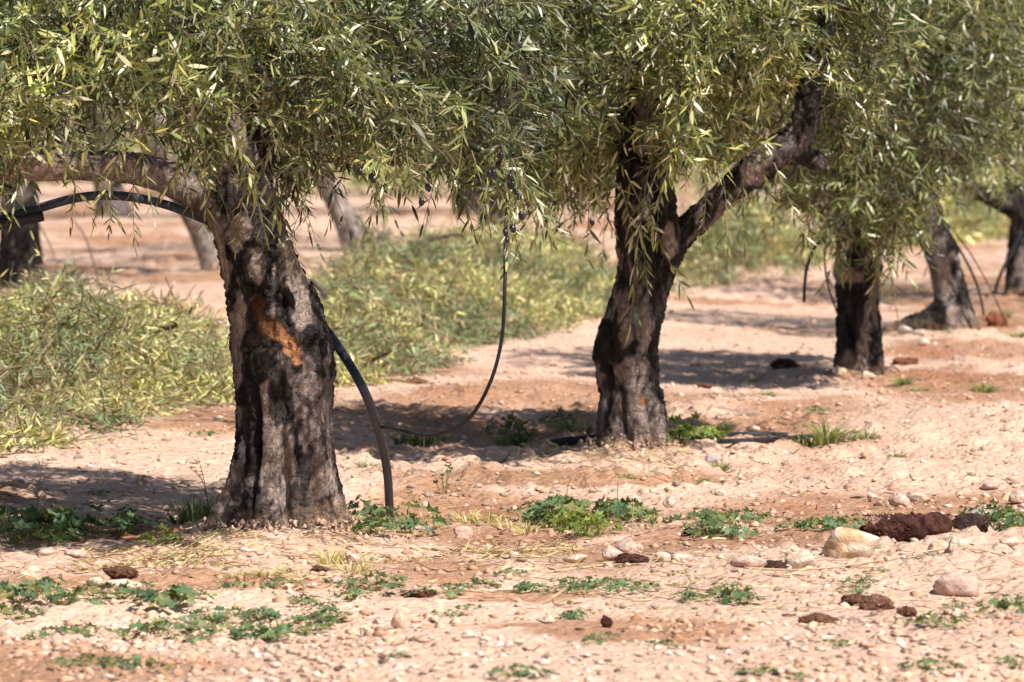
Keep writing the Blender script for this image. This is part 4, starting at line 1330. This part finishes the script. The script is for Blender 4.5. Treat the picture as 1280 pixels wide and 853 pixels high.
def tuft(seed, n, h, spread, cols, lean=.8, wid=.004):
    r = np.random.default_rng(seed)
    a = r.uniform(0, 6.28, n)
    rho = spread * np.sqrt(r.random(n)) * .5
    b0 = np.stack([rho * np.cos(a), rho * np.sin(a), np.full(n, -.01)], -1)
    d = np.stack([np.cos(a), np.sin(a), np.zeros(n)], -1) * r.uniform(.1, lean, (n, 1)) + r.normal(0, .2, (n, 3)) * np.array([1, 1, 0])
    L_ = h * r.uniform(.5, 1.2, n)
    w = np.stack([-np.sin(a), np.cos(a), np.zeros(n)], -1) * wid * r.uniform(.6, 1.3, (n, 1))
    V = []
    for t, ww in ((0, 1), (.4, .9), (.75, .6), (1, .05)):
        c = b0 + L_[:, None] * (t * (1 - .35 * t * r.uniform(.5, 1.4, (n, 1))) * np.array([0, 0, 1.0]) + d * t * t * .8 + d * t * .25)
        V += [c - w * ww, c + w * ww]
    V = np.stack(V, 1).reshape(-1, 3)
    f = np.array([[0, 1, 3], [0, 3, 2], [2, 3, 5], [2, 5, 4], [4, 5, 7], [4, 7, 6]])
    C = np.repeat(np.array(cols)[r.integers(0, len(cols), n)] * r.uniform(.75, 1.25, (n, 1)), 8, 0)
    return mesh_np("grass_tuft", V, (np.arange(n)[:, None, None] * 8 + f[None]).reshape(-1, 3), C, M_WEED)


STR = [(.55, .47, .24), (.46, .38, .18), (.38, .34, .14), (.60, .54, .34)]
GRN = [(.16, .22, .07), (.12, .17, .05), (.20, .25, .09), (.30, .30, .14)]
DKG = [(.05, .08, .025), (.07, .10, .035)]
TY = [tuft(1, 46, .14, .10, STR, 1.3), tuft(2, 40, .11, .14, STR, 1.6)]
TG = [tuft(3, 90, .13, .12, GRN, 1.2), tuft(4, 70, .10, .12, GRN, 1.2)]
TD = [tuft(5, 60, .14, .12, DKG + GRN[:1], .9)]


def grass(px, py, wpx, meshes, label, group=None, squash=1.0):
    return plant(px, py, wpx, meshes, label, group, "grass_tuft", "grass tuft", squash, .30)


LY, GY = "yellow dry grass lying around the egg-shaped pink stone", "dry grass round the egg-shaped stone"
for q in [(412, 706, 60), (440, 716, 66), (432, 700, 50), (455, 712, 44)]:
    grass(*q, TY, LY, GY)
LY, GY = "flattened straw on soil ahead of the yellow dry grass", "flattened straw before the trunk"
for q in [(335, 722, 60), (300, 720, 50), (365, 715, 40)]:
    grass(*q, TY, LY, GY, .5)
LY, GY = "bent straw grass between the pipe's foot and the mallow patch", "straw by the pipe's foot"
for q in [(612, 655, 66), (640, 660, 60), (585, 652, 50), (660, 668, 56), (690, 690, 40)]:
    grass(*q, TY, LY, GY, .8)
LY, GY = "green grass tuft at the end of the thin drip line", "grass at the drip line's end"
for q in [(1008, 556, 60), (1035, 558, 66), (1055, 554, 46), (1085, 552, 40)]:
    grass(*q, TG, LY, GY, 1.1)
LY, GY = "dark spiky grass in shade at the wounded trunk's foot", "dark grass by the wounded trunk"
for q in [(240, 652, 50), (262, 650, 50), (250, 645, 40), (222, 655, 40)]:
    grass(*q, TD, LY, GY, 1.3)
LY, GY = "dim grass tuft in the forked tree's shade", "dim grass in the forked tree's shade"
for q in [(520, 556, 46), (545, 558, 40), (650, 556, 50), (628, 558, 40), (710, 545, 40), (735, 540, 40), (905, 540, 40), (500, 560, 30)]:
    grass(*q, TD + TG[1:], LY, GY, 1.0)
LY, GY = "sparse pale grass on open soil around the far trunks", "pale grass round the far trunks"
for q in [(1130, 485, 40), (940, 478, 30), (1250, 400, 40), (1270, 420, 40), (1190, 420, 36), (1230, 490, 46), (1110, 320, 40), (600, 350, 40), (1150, 490, 36), (700, 610, 30), (880, 605, 30), (1120, 575, 30), (960, 495, 26), (600, 580, 30), (460, 585, 34), (900, 590, 40), (780, 600, 30), (400, 590, 30)]:
    grass(*q, TG, LY, GY, .7)

# cut spray with pale leaves leaning on the pipe by the second trunk
r = np.random.default_rng(66)
V, T, C = sprigs(np.zeros((1, 3)), np.array([[-.9, 0, .55]]), .20, 6, .075, r, np.array([[.48, .46, .30], [.40, .40, .24]]), np.array([.5, .5]), .5, stem=.003, stem_col=(.4, .36, .22), seg=6, width=.16)
o = add("cut_twig", mesh_np("cut_twig", V, T, C, M_DRY), None, gpt(716, 566, .005))
tag(o, "pale cut olive twig leaning by the forked trunk's ground pipe", "twig")


def stalk(px, py, top, label, seed, lean=0.0, branches=3, colr=(.16, .12, .08), group=None):
    r = np.random.default_rng(seed)
    p = gpt(px, py)
    hgt_ = (py - top) / F * p[1]
    t = tag(empty("dry_stalk", p), label, "stalk", group)
    V, FQ = tube([(0, 0, -.02), (lean * .4, 0, hgt_ * .5), (lean, 0, hgt_)], [.0022, .0018, .001], 6, 12)
    add("stem", mesh_np("stem", V, FQ, np.tile(np.array(colr), (len(V), 1)), M_STRAW, True), t)
    for k in range(branches):
        z = hgt_ * r.uniform(.3, .85)
        a = r.uniform(-1, 1)
        V, FQ = tube([(lean * z / hgt_, 0, z), (lean * z / hgt_ + a * .03, 0, z + .03), (lean * z / hgt_ + a * .07, r.uniform(-.03, .03), z + .05)], [.0014, .001, .0006], 5, 6)
        add("side_shoot", mesh_np("side_shoot", V, FQ, np.tile(np.array(colr), (len(V), 1)), M_STRAW, True), t)


stalk(44, 655, 575, "tall dry branching stalk above the shaded mallow", 1, .03, 5, (.12, .10, .07))
stalk(60, 652, 610, "short dry stalk leaning in the shaded mallow", 2, -.06, 2, (.12, .10, .07))
stalk(262, 640, 572, "thin dry stalk beside the wounded trunk's root", 3, -.04, 4, (.13, .10, .07))
stalk(790, 668, 625, "thin pale stalk standing in the mallow patch", 4, .005, 0, (.42, .33, .22))
stalk(705, 640, 588, "hair-thin stalk behind the mallow patch", 5, .03, 1, (.30, .23, .15))
stalk(530, 575, 545, "short pale stalk under the looping tube", 6, .0, 0, (.40, .32, .22))
stalk(772, 640, 600, "single dry stem behind the bright weeds", 7, .0, 0, (.28, .2, .14))

# long dry canes lying on the soil
def cane(pts, rad, label, colr=(.46, .34, .22)):
    P = [gpt(a, b_, -rad * 1.2) for a, b_ in pts]
    V, FQ = tube(P, [rad] * len(P), 7, 30)
    o = add("dry_cane", mesh_np("dry_cane", V, FQ, np.tile(np.array(colr), (len(V), 1)), M_STRAW, True))
    tag(o, label, "cane")


cane([(650, 722), (700, 716), (745, 709), (800, 708), (850, 709)], .0035, "long dry cane lying before the dark bark scrap")
cane([(930, 715), (1010, 716), (1100, 711), (1200, 709), (1290, 712)], .003, "long thin dry stem lying between the ochre and flat pinkish stones")
cane([(262, 650), (310, 657), (350, 664), (395, 662), (428, 660)], .004, "pale bent cane lying against the wounded trunk's foot", (.5, .4, .32))

# loose straw, twigs and fallen leaves
def litter(name, n, boxes, lmin, lmax, cols, seed, label, wid=.0018):
    r = np.random.default_rng(seed)
    k = r.integers(0, len(boxes), n)
    bx = np.array(boxes, float)[k]
    px, py = r.uniform(bx[:, 0], bx[:, 1]), r.uniform(bx[:, 2], bx[:, 3])
    d = FW[None] + RT[None] * ((px - W / 2) / F)[:, None] + UP[None] * ((H / 2 - py) / F)[:, None]
    p = CAM + d * (-HC / d[:, 2])[:, None]
    a = r.uniform(0, 6.28, n)
    L_ = r.uniform(lmin, lmax, n)
    e = np.stack([np.cos(a), np.sin(a), np.zeros(n)], -1)
    P = [p + e * (L_ * t)[:, None] + np.stack([-e[:, 1], e[:, 0], e[:, 2]], -1) * (L_ * c * r.normal(0, .12, n))[:, None] for t, c in ((-.5, 0), (0, 1), (.5, 0))]
    for q in P:
        q[:, 2] = gz(q[:, 0], q[:, 1]) + .006
    P[2][:, 2] += np.abs(r.normal(0, .012, n))
    w = np.stack([-e[:, 1] * .5, e[:, 0] * .5, np.full(n, .8)], -1) * wid
    V = np.stack([P[0] - w * .6, P[0] + w * .6, P[1] - w, P[1] + w, P[2] - w * .5, P[2] + w * .5], 1).reshape(-1, 3)
    f = np.array([[0, 1, 3], [0, 3, 2], [2, 3, 5], [2, 5, 4]])
    C = np.repeat(np.array(cols)[r.integers(0, len(cols), n)] * r.uniform(.7, 1.25, (n, 1)), 6, 0)
    o = add(name, mesh_np(name, V, (np.arange(n)[:, None, None] * 6 + f[None]).reshape(-1, 3), C, M_STRAW))
    tag(o, label, "litter", None, "stuff")


litter("dry_litter", 2600, [(240, 460, 640, 672), (735, 860, 546, 566), (90, 300, 655, 690), (100, 300, 655, 690), (150, 260, 662, 682), (430, 720, 640, 700), (560, 720, 650, 680), (0, 900, 690, 730), (640, 1280, 690, 740), (660, 860, 552, 580)], .03, .12, STR[:3] + [(.30, .16, .10), (.36, .22, .14)], 91, "reddish and straw-coloured twigs strewn about the row")
litter("leaf_litter", 800, [(-50, 1330, 560, 700), (-50, 1330, 520, 870), (300, 1330, 400, 560)], .015, .05, [(.30, .22, .13), (.20, .13, .08), (.45, .36, .22), (.12, .09, .06)], 92, "small fallen leaves and chips scattered on the soil", .004)
